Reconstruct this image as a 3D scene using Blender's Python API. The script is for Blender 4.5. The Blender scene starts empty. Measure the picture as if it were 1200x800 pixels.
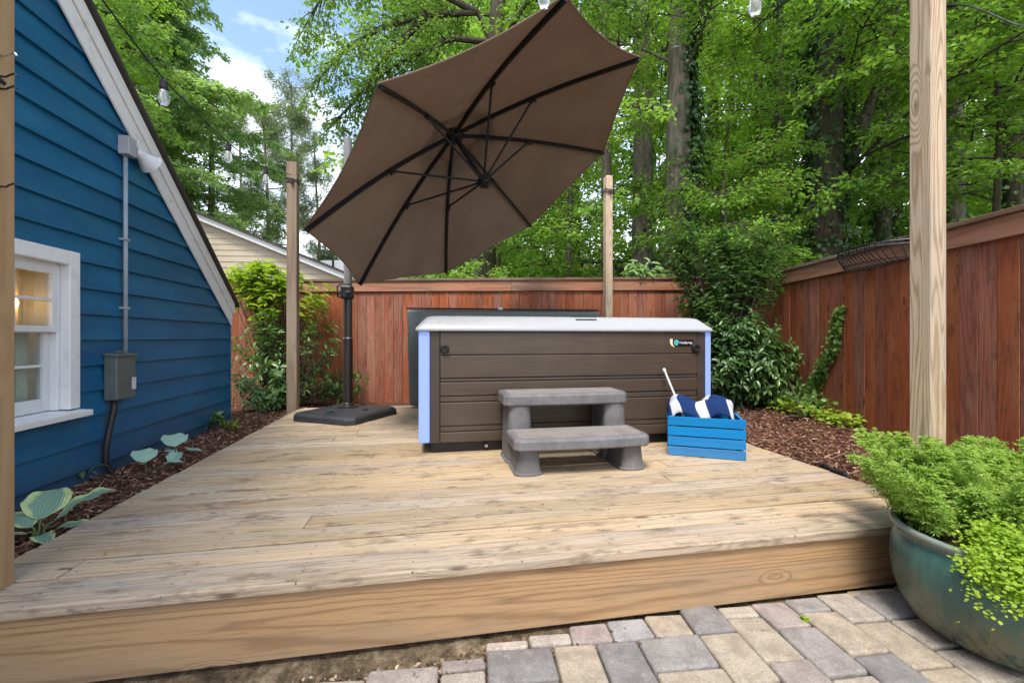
import bpy, bmesh, math, random
import numpy as np
from mathutils import Vector
R = math.radians
rng = np.random.default_rng(7)
random.seed(7)
scene = bpy.context.scene
COL = scene.collection

# ------------------------------------------------------------------ camera
H = 0.86                      # eye height above the deck (deck top is z = 0)
YAW = R(10.2); FPX = 505.0    # focal length in units of a 1200 px wide frame
FW = np.array([math.sin(YAW), math.cos(YAW), 0.]); RT = np.array([math.cos(YAW), -math.sin(YAW), 0.])
cam = bpy.data.cameras.new('camera'); camo = bpy.data.objects.new('camera', cam); COL.objects.link(camo)
camo.location = (0, 0, H); camo.rotation_euler = (R(90), 0, -YAW)
cam.sensor_width = 36; cam.lens = FPX / 1200 * 36; cam.shift_y = -5 / 1200
cam.clip_start = .05; cam.clip_end = 500
scene.camera = camo

def at(px, t, y=None):
    """world point seen at column px of the photograph, t metres ahead (y: row -> height)"""
    p = (FW + RT * (px - 600) / FPX) * t
    p[2] = H + t * (395 - y) / FPX if y is not None else 0
    return p

# ------------------------------------------------------------------ node helpers
class NT:
    def __init__(s, name):
        s.m = bpy.data.materials.new(name); s.m.use_nodes = True
        s.t = s.m.node_tree; s.b = s.t.nodes['Principled BSDF']; s.out = s.t.nodes['Material Output']
    def n(s, typ, **kw):
        x = s.t.nodes.new(typ)
        for k, v in kw.items(): setattr(x, k, v)
        return x
    def lk(s, a, b): s.t.links.new(a, b)
    def put(s, sock, v):
        if hasattr(v, 'is_linked'): s.lk(v, sock)
        else:
            if isinstance(v, (tuple, list)) and len(v) == 3 and sock.type == 'RGBA': v = (*v, 1)
            sock.default_value = v
    def math(s, op, a, b=0., c=0., clamp=False):
        x = s.n('ShaderNodeMath', operation=op, use_clamp=clamp)
        for i, v in enumerate((a, b, c)): s.put(x.inputs[i], v)
        return x.outputs[0]
    def vm(s, op, a, b):
        x = s.n('ShaderNodeVectorMath', operation=op); s.put(x.inputs[0], a)
        if op == 'SCALE': s.put(x.inputs[3], b)
        else: s.put(x.inputs[1], b)
        return x.outputs[0]
    def obj(s): return s.n('ShaderNodeTexCoord').outputs['Object']
    def isl(s): return s.n('ShaderNodeNewGeometry').outputs['Random Per Island']
    def noise(s, vec, scale, detail=2., rough=.5, dist=0., col=False):
        x = s.n('ShaderNodeTexNoise'); s.put(x.inputs['Vector'], vec); s.put(x.inputs['Scale'], scale)
        s.put(x.inputs['Detail'], detail); s.put(x.inputs['Roughness'], rough); s.put(x.inputs['Distortion'], dist)
        return x.outputs['Color' if col else 'Fac']
    def voro(s, vec, scale, feature='F1'):
        x = s.n('ShaderNodeTexVoronoi', feature=feature); s.put(x.inputs['Vector'], vec); s.put(x.inputs['Scale'], scale)
        return x
    def ramp(s, fac, stops, interp='LINEAR'):
        x = s.n('ShaderNodeValToRGB'); s.put(x.inputs[0], fac); e = x.color_ramp.elements; x.color_ramp.interpolation = interp
        while len(e) < len(stops): e.new(.5)
        for q, (p, c) in zip(e, stops):
            q.position = p; q.color = (*c, 1) if isinstance(c, (tuple, list)) else (c, c, c, 1)
        return x.outputs[0]
    def mr(s, v, a, b, c=0., d=1.):
        x = s.n('ShaderNodeMapRange', interpolation_type='SMOOTHSTEP')
        for i, q in enumerate((v, a, b, c, d)): s.put(x.inputs[i], q)
        return x.outputs[0]
    def mix(s, fac, a, b, blend='MIX'):
        x = s.n('ShaderNodeMix', data_type='RGBA', blend_type=blend)
        s.put(x.inputs[0], fac); s.put(x.inputs[6], a); s.put(x.inputs[7], b)
        return x.outputs[2]
    def comb(s, x, y, z):
        c = s.n('ShaderNodeCombineXYZ')
        for i, v in enumerate((x, y, z)): s.put(c.inputs[i], v)
        return c.outputs[0]
    def sep(s, v):
        c = s.n('ShaderNodeSeparateXYZ'); s.put(c.inputs[0], v); return c.outputs
    def bump(s, h, strength=.3, dist=.01):
        x = s.n('ShaderNodeBump'); s.put(x.inputs['Height'], h); s.put(x.inputs['Strength'], strength); s.put(x.inputs['Distance'], dist)
        s.lk(x.outputs[0], s.b.inputs['Normal']); return x.outputs[0]
    def set(s, col=None, rough=.6, metal=0., spec=.5, **kw):
        if col is not None: s.put(s.b.inputs['Base Color'], col)
        s.put(s.b.inputs['Roughness'], rough); s.put(s.b.inputs['Metallic'], metal); s.put(s.b.inputs['Specular IOR Level'], spec)
        for k, v in kw.items(): s.put(s.b.inputs[k], v)
        return s.m

def plain(name, col, rough=.5, metal=0., spec=.5, var=.18, sc=9., bump=.08, **kw):
    """one colour, with blotches, dust and a fine bump so that nothing is perfectly uniform"""
    k = NT(name); p = k.obj()
    a = k.noise(p, sc, 5, .6); b = k.noise(p, sc * 14, 3, .6)
    v = k.math('ADD', k.math('MULTIPLY', a, .7), k.math('MULTIPLY', b, .3))
    lo = tuple(c * (1 - var) for c in col); hi = tuple(min(1, c * (1 + var)) for c in col)
    c = k.ramp(v, [(.3, lo), (.7, hi)])
    k.bump(b, bump, .004)
    return k.set(c, k.mr(a, .3, .7, rough - .08, min(1, rough + .12)), metal, spec, **kw)

def wood(name, axis, light, dark, knot=(.10, .055, .03), grey=(.30, .28, .26), grey_amt=0., bands=9., across=9., along=.55,
         var=.3, rough=.72, knots=.5, fibre=.35, blotch=None, band_mix=.55, bump=.25, tint=None, sharp=1.8, streak=0., dots=0., kd=(2.2, 7.5), kamp=.28, krad=.55):
    k = NT(name); p0 = k.obj(); r = k.isl()
    off = k.comb(k.math('MULTIPLY', r, 37.3), k.math('MULTIPLY', r, 91.7), k.math('MULTIPLY', r, 53.1))
    p = k.vm('ADD', p0, off)
    def st(al, ac): return tuple(al if i == axis else ac for i in range(3))
    wob = k.noise(k.vm('MULTIPLY', p, st(2.5, 8)), 1, 2, .5)
    f = k.noise(k.vm('MULTIPLY', p, st(along, across)), 1., 1.0, .35)
    f = k.math('ADD', f, k.math('MULTIPLY', wob, .05))
    vo = k.voro(k.vm('MULTIPLY', p, st(*kd)), 1.)
    gate = k.math('GREATER_THAN', k.sep(vo.outputs['Color'])[0], 1 - knots)
    d = vo.outputs['Distance']
    kz = k.math('MULTIPLY', k.mr(d, .05, krad, 1., 0.), gate)
    f = k.math('ADD', f, k.math('MULTIPLY', kz, kamp))
    b = k.math('SINE', k.math('MULTIPLY', f, bands * 6.283))
    b = k.math('POWER', k.math('ADD', k.math('MULTIPLY', b, .5), .5), sharp)
    fib = k.noise(k.vm('MULTIPLY', p, st(9., 150.)), 1, 4, .7)
    v = k.math('ADD', k.math('MULTIPLY', b, band_mix), k.math('MULTIPLY', k.math('SUBTRACT', fib, .4), fibre * 2), clamp=True)
    c = k.mix(v, light, dark)
    if streak:
        sk = k.noise(k.vm('MULTIPLY', p, st(3.6, 70.)), 1, 5, .72)
        c = k.mix(k.math('MULTIPLY', k.mr(sk, .48, .68), streak), c, tuple(q * .48 for q in dark))
    r2 = k.math('FRACT', k.math('MULTIPLY', r, 17.37))
    if tint: c = k.mix(k.math('MULTIPLY', r2, .75), c, k.mix(v, tint, tuple(q * .6 for q in tint)))
    if grey_amt:
        g = k.noise(k.vm('MULTIPLY', k.vm('ADD', p0, k.vm('SCALE', off, .15)), st(1.1, 6.)), 1, 5, .62)
        c = k.mix(k.math('MULTIPLY', k.mr(g, .42, .66), grey_amt), c, k.mix(v, grey, tuple(q * .62 for q in grey)))
    if blotch:
        g = k.noise(k.vm('MULTIPLY', k.vm('ADD', p, (11, 5, 3)), st(4., 11.)), 1, 5, .68)
        c = k.mix(k.math('MULTIPLY', k.mr(g, .52, .70), blotch[1]), c, blotch[0])
        g2 = k.noise(k.vm('MULTIPLY', k.vm('ADD', p, (3, 25, 9)), st(9., 24.)), 1, 5, .65)
        c = k.mix(k.math('MULTIPLY', k.mr(g2, .60, .72), .6), c, (.07, .06, .05))
    c = k.mix(k.math('MULTIPLY', k.math('MULTIPLY', k.mr(d, .05, .13, 1., 0.), gate), .8), c, knot)
    if dots:
        dv2 = k.voro(k.vm('MULTIPLY', p, st(5., 13.)), 1.)
        c = k.mix(k.math('MULTIPLY', k.math('MULTIPLY', k.mr(dv2.outputs['Distance'], .03, .075, 1, 0), k.math('GREATER_THAN', k.sep(dv2.outputs['Color'])[1], .55)), dots), c, (.03, .022, .016))
    hsv = k.n('ShaderNodeHueSaturation'); k.put(hsv.inputs['Color'], c)
    k.put(hsv.inputs['Value'], k.math('ADD', 1 - var / 2, k.math('MULTIPLY', r, var)))
    k.put(hsv.inputs['Saturation'], k.math('ADD', .88, k.math('MULTIPLY', r2, .24)))
    k.bump(k.math('ADD', k.math('MULTIPLY', fib, .7), k.math('MULTIPLY', b, -.3)), bump, .004)
    return k.set(hsv.outputs[0], k.mr(fib, .3, .7, rough - .1, rough + .12), 0, .3)

def leafmat(name, dark, light, trans=.4, rough=.45, spec=.4, tip=None):
    k = NT(name); r = k.isl(); p = k.obj()
    cl = k.noise(p, .9, 3, .6)
    v = k.math('ADD', k.math('MULTIPLY', r, .6), k.math('MULTIPLY', k.mr(cl, .3, .7), .4))
    st = [(0., dark), (.75, light)]
    if tip: st.append((1., tip))
    c = k.ramp(v, st)
    k.set(c, rough, 0, spec)
    tr = k.n('ShaderNodeBsdfTranslucent')
    k.put(tr.inputs[0], k.mix(1., c, (1.3, 1.3, .6), 'MULTIPLY'))
    mx = k.n('ShaderNodeMixShader'); k.put(mx.inputs[0], trans)
    k.lk(k.b.outputs[0], mx.inputs[1]); k.lk(tr.outputs[0], mx.inputs[2]); k.lk(mx.outputs[0], k.out.inputs[0])
    return k.m

def barkmat(name, lo, hi, sc=7.):
    k = NT(name); p = k.obj()
    n = k.noise(k.vm('MULTIPLY', p, (sc, sc, sc * .18)), 2.2, 6, .65, .3)
    g = k.noise(p, 1.3, 3)
    c = k.mix(k.mr(g, .45, .7, 0, .5), k.ramp(n, [(.3, lo), (.65, hi)]), (.06, .075, .03))
    k.bump(n, .9, .04)
    return k.set(c, .9, 0, .2)

# ------------------------------------------------------------------ mesh helpers
class MB:
    def __init__(s): s.v = []; s.f = []; s.uv = None
    def add(s, vs, fs):
        o = len(s.v); s.v += [tuple(map(float, q)) for q in vs]; s.f += [tuple(i + o for i in q) for q in fs]; return s
    def box(s, x0, x1, y0, y1, z0, z1):
        return s.hexa([(x0, y0, z0), (x1, y0, z0), (x1, y1, z0), (x0, y1, z0), (x0, y0, z1), (x1, y0, z1), (x1, y1, z1), (x0, y1, z1)])
    def hexa(s, p):
        return s.add(p, [(3, 2, 1, 0), (4, 5, 6, 7), (0, 1, 5, 4), (1, 2, 6, 5), (2, 3, 7, 6), (3, 0, 4, 7)])
    def obox(s, c, ex, ey, ez):
        c, ex, ey, ez = map(np.asarray, (c, ex, ey, ez))
        return s.hexa([c + a * ex + b * ey + d * ez for d in (-.5, .5) for a, b in ((-.5, -.5), (.5, -.5), (.5, .5), (-.5, .5))])
    def bar(s, a, b, w, h, up=(0, 0, 1)):
        a = np.asarray(a, float); b = np.asarray(b, float); d = b - a; u = np.asarray(up, float)
        x = np.cross(d, u)
        if np.linalg.norm(x) < 1e-6: x = np.cross(d, (1, 0, 0))
        x /= np.linalg.norm(x); y = np.cross(x, d); y /= np.linalg.norm(y)
        return s.obox((a + b) / 2, x * w, d, y * h)
    def prism(s, poly, d):
        """poly: 3D points of one face, d: extrusion vector"""
        n = len(poly); p = [np.asarray(q, float) for q in poly]; d = np.asarray(d, float)
        return s.add(p + [q + d for q in p], [tuple(range(n))[::-1], tuple(range(n, 2 * n))] + [(i, (i + 1) % n, n + (i + 1) % n, n + i) for i in range(n)])
    def tube(s, pts, r, seg=8, caps=True):
        P = [np.asarray(p, float) for p in pts]; n = len(P); rr = [r] * n if np.isscalar(r) else list(r)
        vs = []; fs = []; prev = None
        for i, p in enumerate(P):
            d = P[min(i + 1, n - 1)] - P[max(i - 1, 0)]; d = d / (np.linalg.norm(d) + 1e-9)
            if prev is None:
                u = np.cross(d, (0, 0, 1.)); 
                if np.linalg.norm(u) < .05: u = np.cross(d, (1., 0, 0))
            else: u = prev - d * (prev @ d)
            u /= np.linalg.norm(u) + 1e-9; prev = u; w = np.cross(d, u)
            for k in range(seg):
                a = 2 * math.pi * k / seg; vs.append(p + rr[i] * (math.cos(a) * u + math.sin(a) * w))
        for i in range(n - 1):
            for k in range(seg):
                k2 = (k + 1) % seg; fs.append((i * seg + k, i * seg + k2, (i + 1) * seg + k2, (i + 1) * seg + k))
        if caps: fs.append(tuple(range(seg))[::-1]); fs.append(tuple(range((n - 1) * seg, n * seg)))
        return s.add(vs, fs)
    def lathe(s, prof, c=(0, 0, 0), seg=48, wob=0.):
        vs = []; fs = []; n = len(prof)
        for i, (r, z) in enumerate(prof):
            for k in range(seg):
                a = 2 * math.pi * k / seg; q = r * (1 + wob * math.sin(3 * a + z * 4) + wob * .6 * math.sin(5 * a + 1))
                vs.append((c[0] + q * math.cos(a), c[1] + q * math.sin(a), c[2] + z))
        for i in range(n - 1):
            for k in range(seg):
                k2 = (k + 1) % seg; fs.append((i * seg + k, i * seg + k2, (i + 1) * seg + k2, (i + 1) * seg + k))
        fs.append(tuple(range(seg))[::-1]); fs.append(tuple(range((n - 1) * seg, n * seg)))
        return s.add(vs, fs)
    def loops(s, loops, cap0=True, cap1=True):
        n = len(loops[0]); fs = []
        for i in range(len(loops) - 1):
            for k in range(n):
                k2 = (k + 1) % n; fs.append((i * n + k, i * n + k2, (i + 1) * n + k2, (i + 1) * n + k))
        if cap0: fs.append(tuple(range(n))[::-1])
        if cap1: fs.append(tuple(range((len(loops) - 1) * n, len(loops) * n)))
        return s.add([q for l in loops for q in l], fs)
    def build(s, name, mat, parent=None, org=(0, 0, 0), bevel=0., smooth=False, seg=2):
        me = bpy.data.meshes.new(name); o = np.asarray(org, float)
        me.from_pydata([tuple(np.asarray(v) - o) for v in s.v], [], s.f); me.update()
        return finish(me, name, mat, parent, bevel, smooth, seg)

def finish(me, name, mat, parent=None, bevel=0., smooth=False, seg=2):
    me.materials.append(mat)
    if smooth: me.polygons.foreach_set('use_smooth', np.ones(len(me.polygons), bool))
    o = bpy.data.objects.new(name, me); COL.objects.link(o)
    if parent is not None: o.parent = parent
    if bevel:
        m = o.modifiers.new('bevel', 'BEVEL'); m.width = bevel; m.segments = seg; m.limit_method = 'ANGLE'; m.angle_limit = R(35)
    return o

def npmesh(name, V, Fi, k, mat, parent=None, smooth=False):
    me = bpy.data.meshes.new(name); V = np.ascontiguousarray(V, np.float32).reshape(-1, 3); Fi = np.ascontiguousarray(Fi, np.int32).reshape(-1)
    me.vertices.add(len(V)); me.vertices.foreach_set('co', V.ravel())
    me.loops.add(len(Fi)); me.loops.foreach_set('vertex_index', Fi)
    nf = len(Fi) // k; me.polygons.add(nf)
    me.polygons.foreach_set('loop_start', np.arange(nf, dtype=np.int32) * k)
    me.update(calc_edges=True); me.validate()
    return finish(me, name, mat, parent, smooth=smooth)

def unit(a): return a / (np.linalg.norm(a, axis=-1, keepdims=True) + 1e-9)

def leaves(name, C, D, Nn, L, w, mat, parent=None, org=(0, 0, 0), hi=False, fold=.12, curl=.15, stuff=False):
    """one mesh of separate leaves: C base points, D direction to the tip, Nn upper side, L lengths, w width ratio"""
    C = np.asarray(C) - np.asarray(org); D = unit(np.asarray(D)); S = unit(np.cross(D, Nn)); N2 = np.cross(S, D)
    L = np.broadcast_to(np.asarray(L, float), (len(C),))[:, None]; w = np.broadcast_to(np.asarray(w, float), (len(C),))[:, None]
    n = len(C); W = L * w / 2
    if not hi:
        V = np.stack([C, C + D * L * .5 + S * W + N2 * L * fold, C + D * L - N2 * L * curl, C + D * L * .5 - S * W + N2 * L * fold], 1)
        T = np.array([0, 2, 1, 0, 3, 2])
        F = (np.arange(n)[:, None] * 4 + T[None]).ravel(); kk = 3
    else:
        def pt(a, b, z): return C + D * L * a + S * W * b + N2 * L * z
        V = np.stack([C, pt(.3, 0, -.0), pt(.68, 0, -curl * .35), pt(1, 0, -curl), pt(.28, .82, fold), pt(.65, .78, fold - curl * .35), pt(.28, -.82, fold), pt(.65, -.78, fold - curl * .35)], 1)
        T = np.array([0, 1, 4, 1, 2, 5, 1, 5, 4, 2, 3, 5, 0, 6, 1, 1, 6, 7, 1, 7, 2, 2, 7, 3])
        F = (np.arange(n)[:, None] * 8 + T[None]).ravel(); kk = 3
    return npmesh(name, V, F, kk, mat, parent, smooth=hi)

def tag(o, label=None, cat=None, group=None, kind=None):
    if label: o['label'] = label
    if cat: o['category'] = cat
    if group: o['group'] = group
    if kind: o['kind'] = kind
    return o
def thing(name, label, cat, loc=(0, 0, 0), rz=0., group=None):
    o = bpy.data.objects.new(name, None); COL.objects.link(o); o.location = tuple(map(float, loc)); o.rotation_euler = (0, 0, rz)
    o.empty_display_size = .1
    return tag(o, label, cat, group)
def sstep(a, b, x):
    t = np.clip((np.asarray(x, float) - a) / (b - a), 0, 1); return t * t * (3 - 2 * t)

# ------------------------------------------------------------------ world and sun
SUN_EL, SUN_AZ = 61., 206.     # azimuth: direction towards the sun, measured from +Y (the deck's depth) towards +X
w = bpy.data.worlds.new('World'); scene.world = w; w.use_nodes = True
wt = w.node_tree; bg = wt.nodes['Background']
sky = wt.nodes.new('ShaderNodeTexSky'); sky.sky_type = 'NISHITA'; sky.sun_disc = False
sky.sun_elevation = R(SUN_EL); sky.sun_rotation = R(SUN_AZ); sky.air_density = 1.; sky.dust_density = 1.6; sky.ozone_density = 1.2
tcw = wt.nodes.new('ShaderNodeTexCoord')
mpw = wt.nodes.new('ShaderNodeMapping'); mpw.inputs['Scale'].default_value = (1., 1., 2.2); mpw.inputs['Location'].default_value = (2.3, .7, .4)
nzw = wt.nodes.new('ShaderNodeTexNoise'); nzw.inputs['Scale'].default_value = 2.6; nzw.inputs['Detail'].default_value = 7; nzw.inputs['Roughness'].default_value = .58
rpw = wt.nodes.new('ShaderNodeValToRGB'); rpw.color_ramp.elements[0].position = .38; rpw.color_ramp.elements[1].position = .60
mxw = wt.nodes.new('ShaderNodeMix'); mxw.data_type = 'RGBA'; mxw.inputs[7].default_value = (5.6, 5.8, 6.2, 1)
spw = wt.nodes.new('ShaderNodeSeparateXYZ'); wt.links.new(tcw.outputs['Generated'], spw.inputs[0])
mlw = wt.nodes.new('ShaderNodeMath'); mlw.operation = 'MULTIPLY_ADD'; mlw.inputs[1].default_value = -.42; mlw.inputs[2].default_value = .15; wt.links.new(spw.outputs[2], mlw.inputs[0])
adw = wt.nodes.new('ShaderNodeMath'); adw.operation = 'ADD'; wt.links.new(mlw.outputs[0], adw.inputs[1])
for a, b in ((tcw.outputs['Generated'], mpw.inputs[0]), (mpw.outputs[0], nzw.inputs['Vector']), (nzw.outputs['Fac'], adw.inputs[0]), (adw.outputs[0], rpw.inputs[0]),
             (rpw.outputs[0], mxw.inputs[0]), (sky.outputs[0], mxw.inputs[6]), (mxw.outputs[2], bg.inputs[0])): wt.links.new(a, b)
bg.inputs[1].default_value = .14
sl = bpy.data.lights.new('sun', 'SUN'); sl.energy = 1.5; sl.angle = R(15); sl.color = (1, .95, .87)
so = bpy.data.objects.new('sun', sl); COL.objects.link(so)
sd = Vector((math.sin(R(SUN_AZ)) * math.cos(R(SUN_EL)), math.cos(R(SUN_AZ)) * math.cos(R(SUN_EL)), math.sin(R(SUN_EL))))
so.rotation_euler = sd.to_track_quat('Z', 'Y').to_euler()
scene.view_settings.view_transform = 'Standard'; scene.view_settings.look = 'None'
scene.view_settings.exposure = 1.5; scene.view_settings.gamma = 1.
scene.render.engine = 'CYCLES'
scene.cycles.max_bounces = 8; scene.cycles.transparent_max_bounces = 8; scene.cycles.use_denoising = True; scene.cycles.denoiser = 'OPENIMAGEDENOISE'; scene.cycles.denoising_input_passes = 'RGB_ALBEDO_NORMAL'; scene.cycles.denoising_prefilter = 'NONE'

# ------------------------------------------------------------------ materials
M = {}
M['deck'] = wood('weathered_decking', 0, (.54, .415, .285), (.36, .25, .155), grey=(.45, .38, .29), grey_amt=.7, bands=11, across=8, along=.4, var=.3,
                 knots=.28, blotch=((.17, .125, .085), .85), band_mix=.5, fibre=.5, tint=(.46, .345, .21), sharp=3., streak=.8, dots=.8, kd=(2.4, 9.))
M['fascia'] = wood('fascia_pine', 0, (.46, .275, .12), (.25, .13, .048), knot=(.085, .045, .028), bands=22, across=5.2, along=.16, knots=.42, var=.1, band_mix=.62, fibre=.4,
                   grey=(.33, .24, .15), grey_amt=.5, sharp=4., streak=.35, dots=.8, kd=(2.6, 8.), kamp=.10, krad=.32)
M['post'] = wood('post_pine', 2, (.60, .46, .295), (.31, .19, .09), bands=17, across=9, along=.55, knots=.14, var=.14, band_mix=.72, fibre=.4, grey=(.46, .41, .34), grey_amt=.4, sharp=2.6, streak=.3)
# rows of small screw heads over the joists
nt = M['deck'].node_tree; k = NT.__new__(NT); k.m = M['deck']; k.t = nt; k.b = nt.nodes['Principled BSDF']
p = k.obj(); jit = k.noise(p, 3.1, 1, .5, col=True); q = k.sep(k.vm('ADD', p, k.vm('SCALE', k.vm('SUBTRACT', jit, (.5, .5, .5)), .05)))
xm = k.math('ABSOLUTE', k.math('SUBTRACT', k.math('FRACT', k.math('DIVIDE', k.math('ADD', q[0], 10.), .405)), .5))
yf = k.math('FRACT', k.math('DIVIDE', k.math('SUBTRACT', k.math('ADD', q[1], 1.405), .185), .1405)); ym = k.math('ABSOLUTE', k.math('SUBTRACT', k.math('ABSOLUTE', k.math('SUBTRACT', yf, .5)), .24))
dd_ = k.math('SQRT', k.math('ADD', k.math('POWER', k.math('MULTIPLY', xm, .405), 2.), k.math('POWER', k.math('MULTIPLY', ym, .1405), 2.)))
old = k.b.inputs['Base Color'].links[0].from_socket
k.put(k.b.inputs['Base Color'], k.mix(k.math('MULTIPLY', k.math('MULTIPLY', k.mr(dd_, .0032, .0052, 1, 0), k.math('GREATER_THAN', k.sep(p)[2], .262)), .7), old, (.05, .038, .028)))
M['post_new'] = wood('yellow_post_pine', 2, (.42, .265, .12), (.29, .165, .065), bands=6, across=10, along=.4, knots=.2, var=.1, band_mix=.4)
M['post_old'] = wood('old_post_pine', 2, (.28, .20, .125), (.16, .105, .06), bands=6, across=10, along=.4, knots=.2, var=.1, band_mix=.5, grey=(.27, .245, .2), grey_amt=.4)
M['fence'] = wood('red_stained_fence', 2, (.33, .094, .048), (.165, .043, .023), knot=(.05, .018, .012), bands=12, across=8, along=.45, knots=.3, var=.28, band_mix=.5, fibre=.55,
                  grey=(.37, .175, .095), grey_amt=.6, tint=(.34, .12, .062), blotch=((.10, .04, .025), .65), sharp=2.4, streak=.75, dots=.5)
M['fence_trim'] = wood('fence_trim', 0, (.40, .185, .105), (.22, .088, .046), bands=6, across=9, along=.6, knots=.2, var=.2, grey=(.3, .2, .14), grey_amt=.6)
M['fence_cap'] = wood('fence_cap', 0, (.20, .115, .07), (.10, .055, .035), bands=5, across=9, along=.6, var=.2, grey=(.21, .18, .15), grey_amt=.8)
M['dark_fence'] = wood('black_old_fence', 2, (.035, .03, .026), (.018, .015, .013), var=.6, knots=.2)

# painted blue siding: faded and dusty in patches
k = NT('blue_siding'); p = k.obj(); r = k.isl()
g = k.noise(k.vm('MULTIPLY', p, (3, 1.2, 5)), 1, 5, .6); g2 = k.noise(k.vm('MULTIPLY', p, (20, 4, 30)), 1, 4, .6)
c = k.mix(k.mr(g, .35, .7), (.004, .09, .20), (.010, .128, .25))
c = k.mix(k.math('MULTIPLY', k.mr(g2, .52, .75), .25), c, (.05, .17, .25))
g3 = k.noise(k.vm('MULTIPLY', p, (2, 2, 3)), 1, 4, .6)
c = k.mix(k.math('MULTIPLY', k.mr(g3, .56, .78), .3), c, (.06, .13, .10))
zz_ = k.sep(p)[2]; spl = k.math('ADD', zz_, k.math('MULTIPLY', g2, -.5)); c = k.mix(k.mr(spl, -.05, .30, .45, 0), c, (.07, .065, .06))
k.bump(k.noise(k.vm('MULTIPLY', p, (40, 6, 90)), 1, 4, .6), .12, .004)
hs = k.n('ShaderNodeHueSaturation'); k.put(hs.inputs['Color'], c); k.put(hs.inputs['Value'], k.math('ADD', .9, k.math('MULTIPLY', r, .2)))
M['blue'] = k.set(hs.outputs[0], .42, 0, .45)
# old white paint with mildew
k = NT('old_white_paint'); p = k.obj()
g = k.noise(p, 9, 5, .65); g2 = k.noise(k.vm('MULTIPLY', p, (30, 5, 5)), 1, 5, .7)
c = k.mix(k.mr(g, .52, .75, 0, .55), (.76, .76, .74), (.50, .50, .45)); c = k.mix(k.mr(g2, .6, .75, 0, .5), c, (.32, .30, .23))
k.bump(g2, .2, .004); M['white'] = k.set(c, .55, 0, .4)
M['shingle'] = plain('dark_shingle', (.045, .037, .030), .9, sc=30, var=.5, bump=.6)
k = NT('beige_siding'); p = k.obj(); M['beige'] = k.set(k.mix(k.noise(p, 2, 4), (.40, .33, .235), (.50, .43, .32)), .6)
M['grey_roof'] = plain('pale_grey_shingle', (.34, .35, .37), .9, sc=12, var=.2)
M['trimw'] = plain('white_trim', (.66, .66, .66), .5, var=.1)
# glass with fresnel
k = NT('window_glass'); gl = k.n('ShaderNodeBsdfGlossy'); gl.inputs['Roughness'].default_value = .03
tp = k.n('ShaderNodeBsdfTransparent'); tp.inputs[0].default_value = (.86, .9, .88, 1); fr = k.n('ShaderNodeLayerWeight'); fr.inputs[0].default_value = .5; fz = k.math('ADD', k.math('MULTIPLY', k.math('POWER', fr.outputs['Facing'], 4.), .6), .03)
mx = k.n('ShaderNodeMixShader'); k.lk(fz, mx.inputs[0]); k.lk(tp.outputs[0], mx.inputs[1]); k.lk(gl.outputs[0], mx.inputs[2]); k.lk(mx.outputs[0], k.out.inputs[0]); M['glass'] = k.m
M['curtain'] = plain('tan_curtain', (.78, .62, .42), .9, sc=5, var=.25)
M['room'] = plain('dim_room', (.12, .08, .05), .9)
M['shutter'] = plain('cream_shutter', (.62, .58, .50), .6)
M['meter'] = plain('grey_steel_box', (.105, .125, .115), .45, .0, .5, sc=14, var=.2)
M['conduit'] = plain('grey_conduit', (.30, .34, .37), .45)
M['lampgrey'] = plain('grey_cast_box', (.36, .37, .37), .5)
M['paper'] = plain('label_paper', (.6, .6, .6), .7)
M['umb'] = None
k = NT('brown_canopy_fabric'); p = k.obj()
wv = k.math('ADD', k.math('MULTIPLY', k.noise(p, 260, 2, .5), .12), k.noise(p, 5.5, 3, .5)); g = k.noise(p, 2.2, 5, .65)
c = k.mix(k.mr(g, .3, .7), (.215, .158, .112), (.28, .21, .15)); k.bump(wv, .5, .012); k.set(c, .85, 0, .25)
tr = k.n('ShaderNodeBsdfTranslucent'); k.put(tr.inputs[0], (.34, .25, .19, 1)); mx = k.n('ShaderNodeMixShader'); mx.inputs[0].default_value = .36
k.lk(k.b.outputs[0], mx.inputs[1]); k.lk(tr.outputs[0], mx.inputs[2]); k.lk(mx.outputs[0], k.out.inputs[0]); M['umb'] = k.m
M['rib'] = plain('dark_rib_metal', (.010, .010, .012), .5, .0, .4)
M['pole'] = plain('bronze_pole', (.034, .028, .024), .38, .35, .5)
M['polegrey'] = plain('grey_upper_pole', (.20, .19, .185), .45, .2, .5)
M['base'] = plain('black_plastic_base', (.034, .037, .041), .42, 0, .5, sc=6, var=.35)
M['steel'] = plain('bright_steel', (.5, .5, .5), .3, .9)
# hot tub
k = NT('brown_tub_panel'); p = k.obj()
g = k.noise(k.vm('MULTIPLY', p, (2., 2., 90.)), 1, 4, .6); g2 = k.noise(p, 3, 4)
c = k.mix(k.mr(g, .3, .7), (.056, .038, .025), (.078, .054, .036)); c = k.mix(k.mr(g2, .45, .75, 0, .35), c, (.105, .078, .056)); k.bump(g, .08, .002)
M['panel'] = k.set(c, .36, 0, .5)
M['tubtrim'] = plain('tub_corner_trim', (.05, .037, .028), .5)
M['lip'] = plain('pearl_acrylic', (.40, .405, .405), .25, 0, .5, var=.02, sc=1.5, bump=.0)
k = NT('lit_corner_strip'); k.set((.20, .28, .62), .4); k.put(k.b.inputs['Emission Color'], (.30, .44, 1., 1)); k.put(k.b.inputs['Emission Strength'], .16); M['strip'] = k.m
M['black'] = plain('black_plastic', (.012, .012, .013), .45, sc=20)
M['cover'] = plain('grey_green_vinyl', (.105, .13, .12), .45, 0, .5, sc=5, bump=.15)
M['coverdark'] = plain('dark_cover_vinyl', (.016, .017, .019), .5)
k = NT('water'); M['water'] = k.set((.02, .10, .13), .03, 0, .5)
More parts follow.
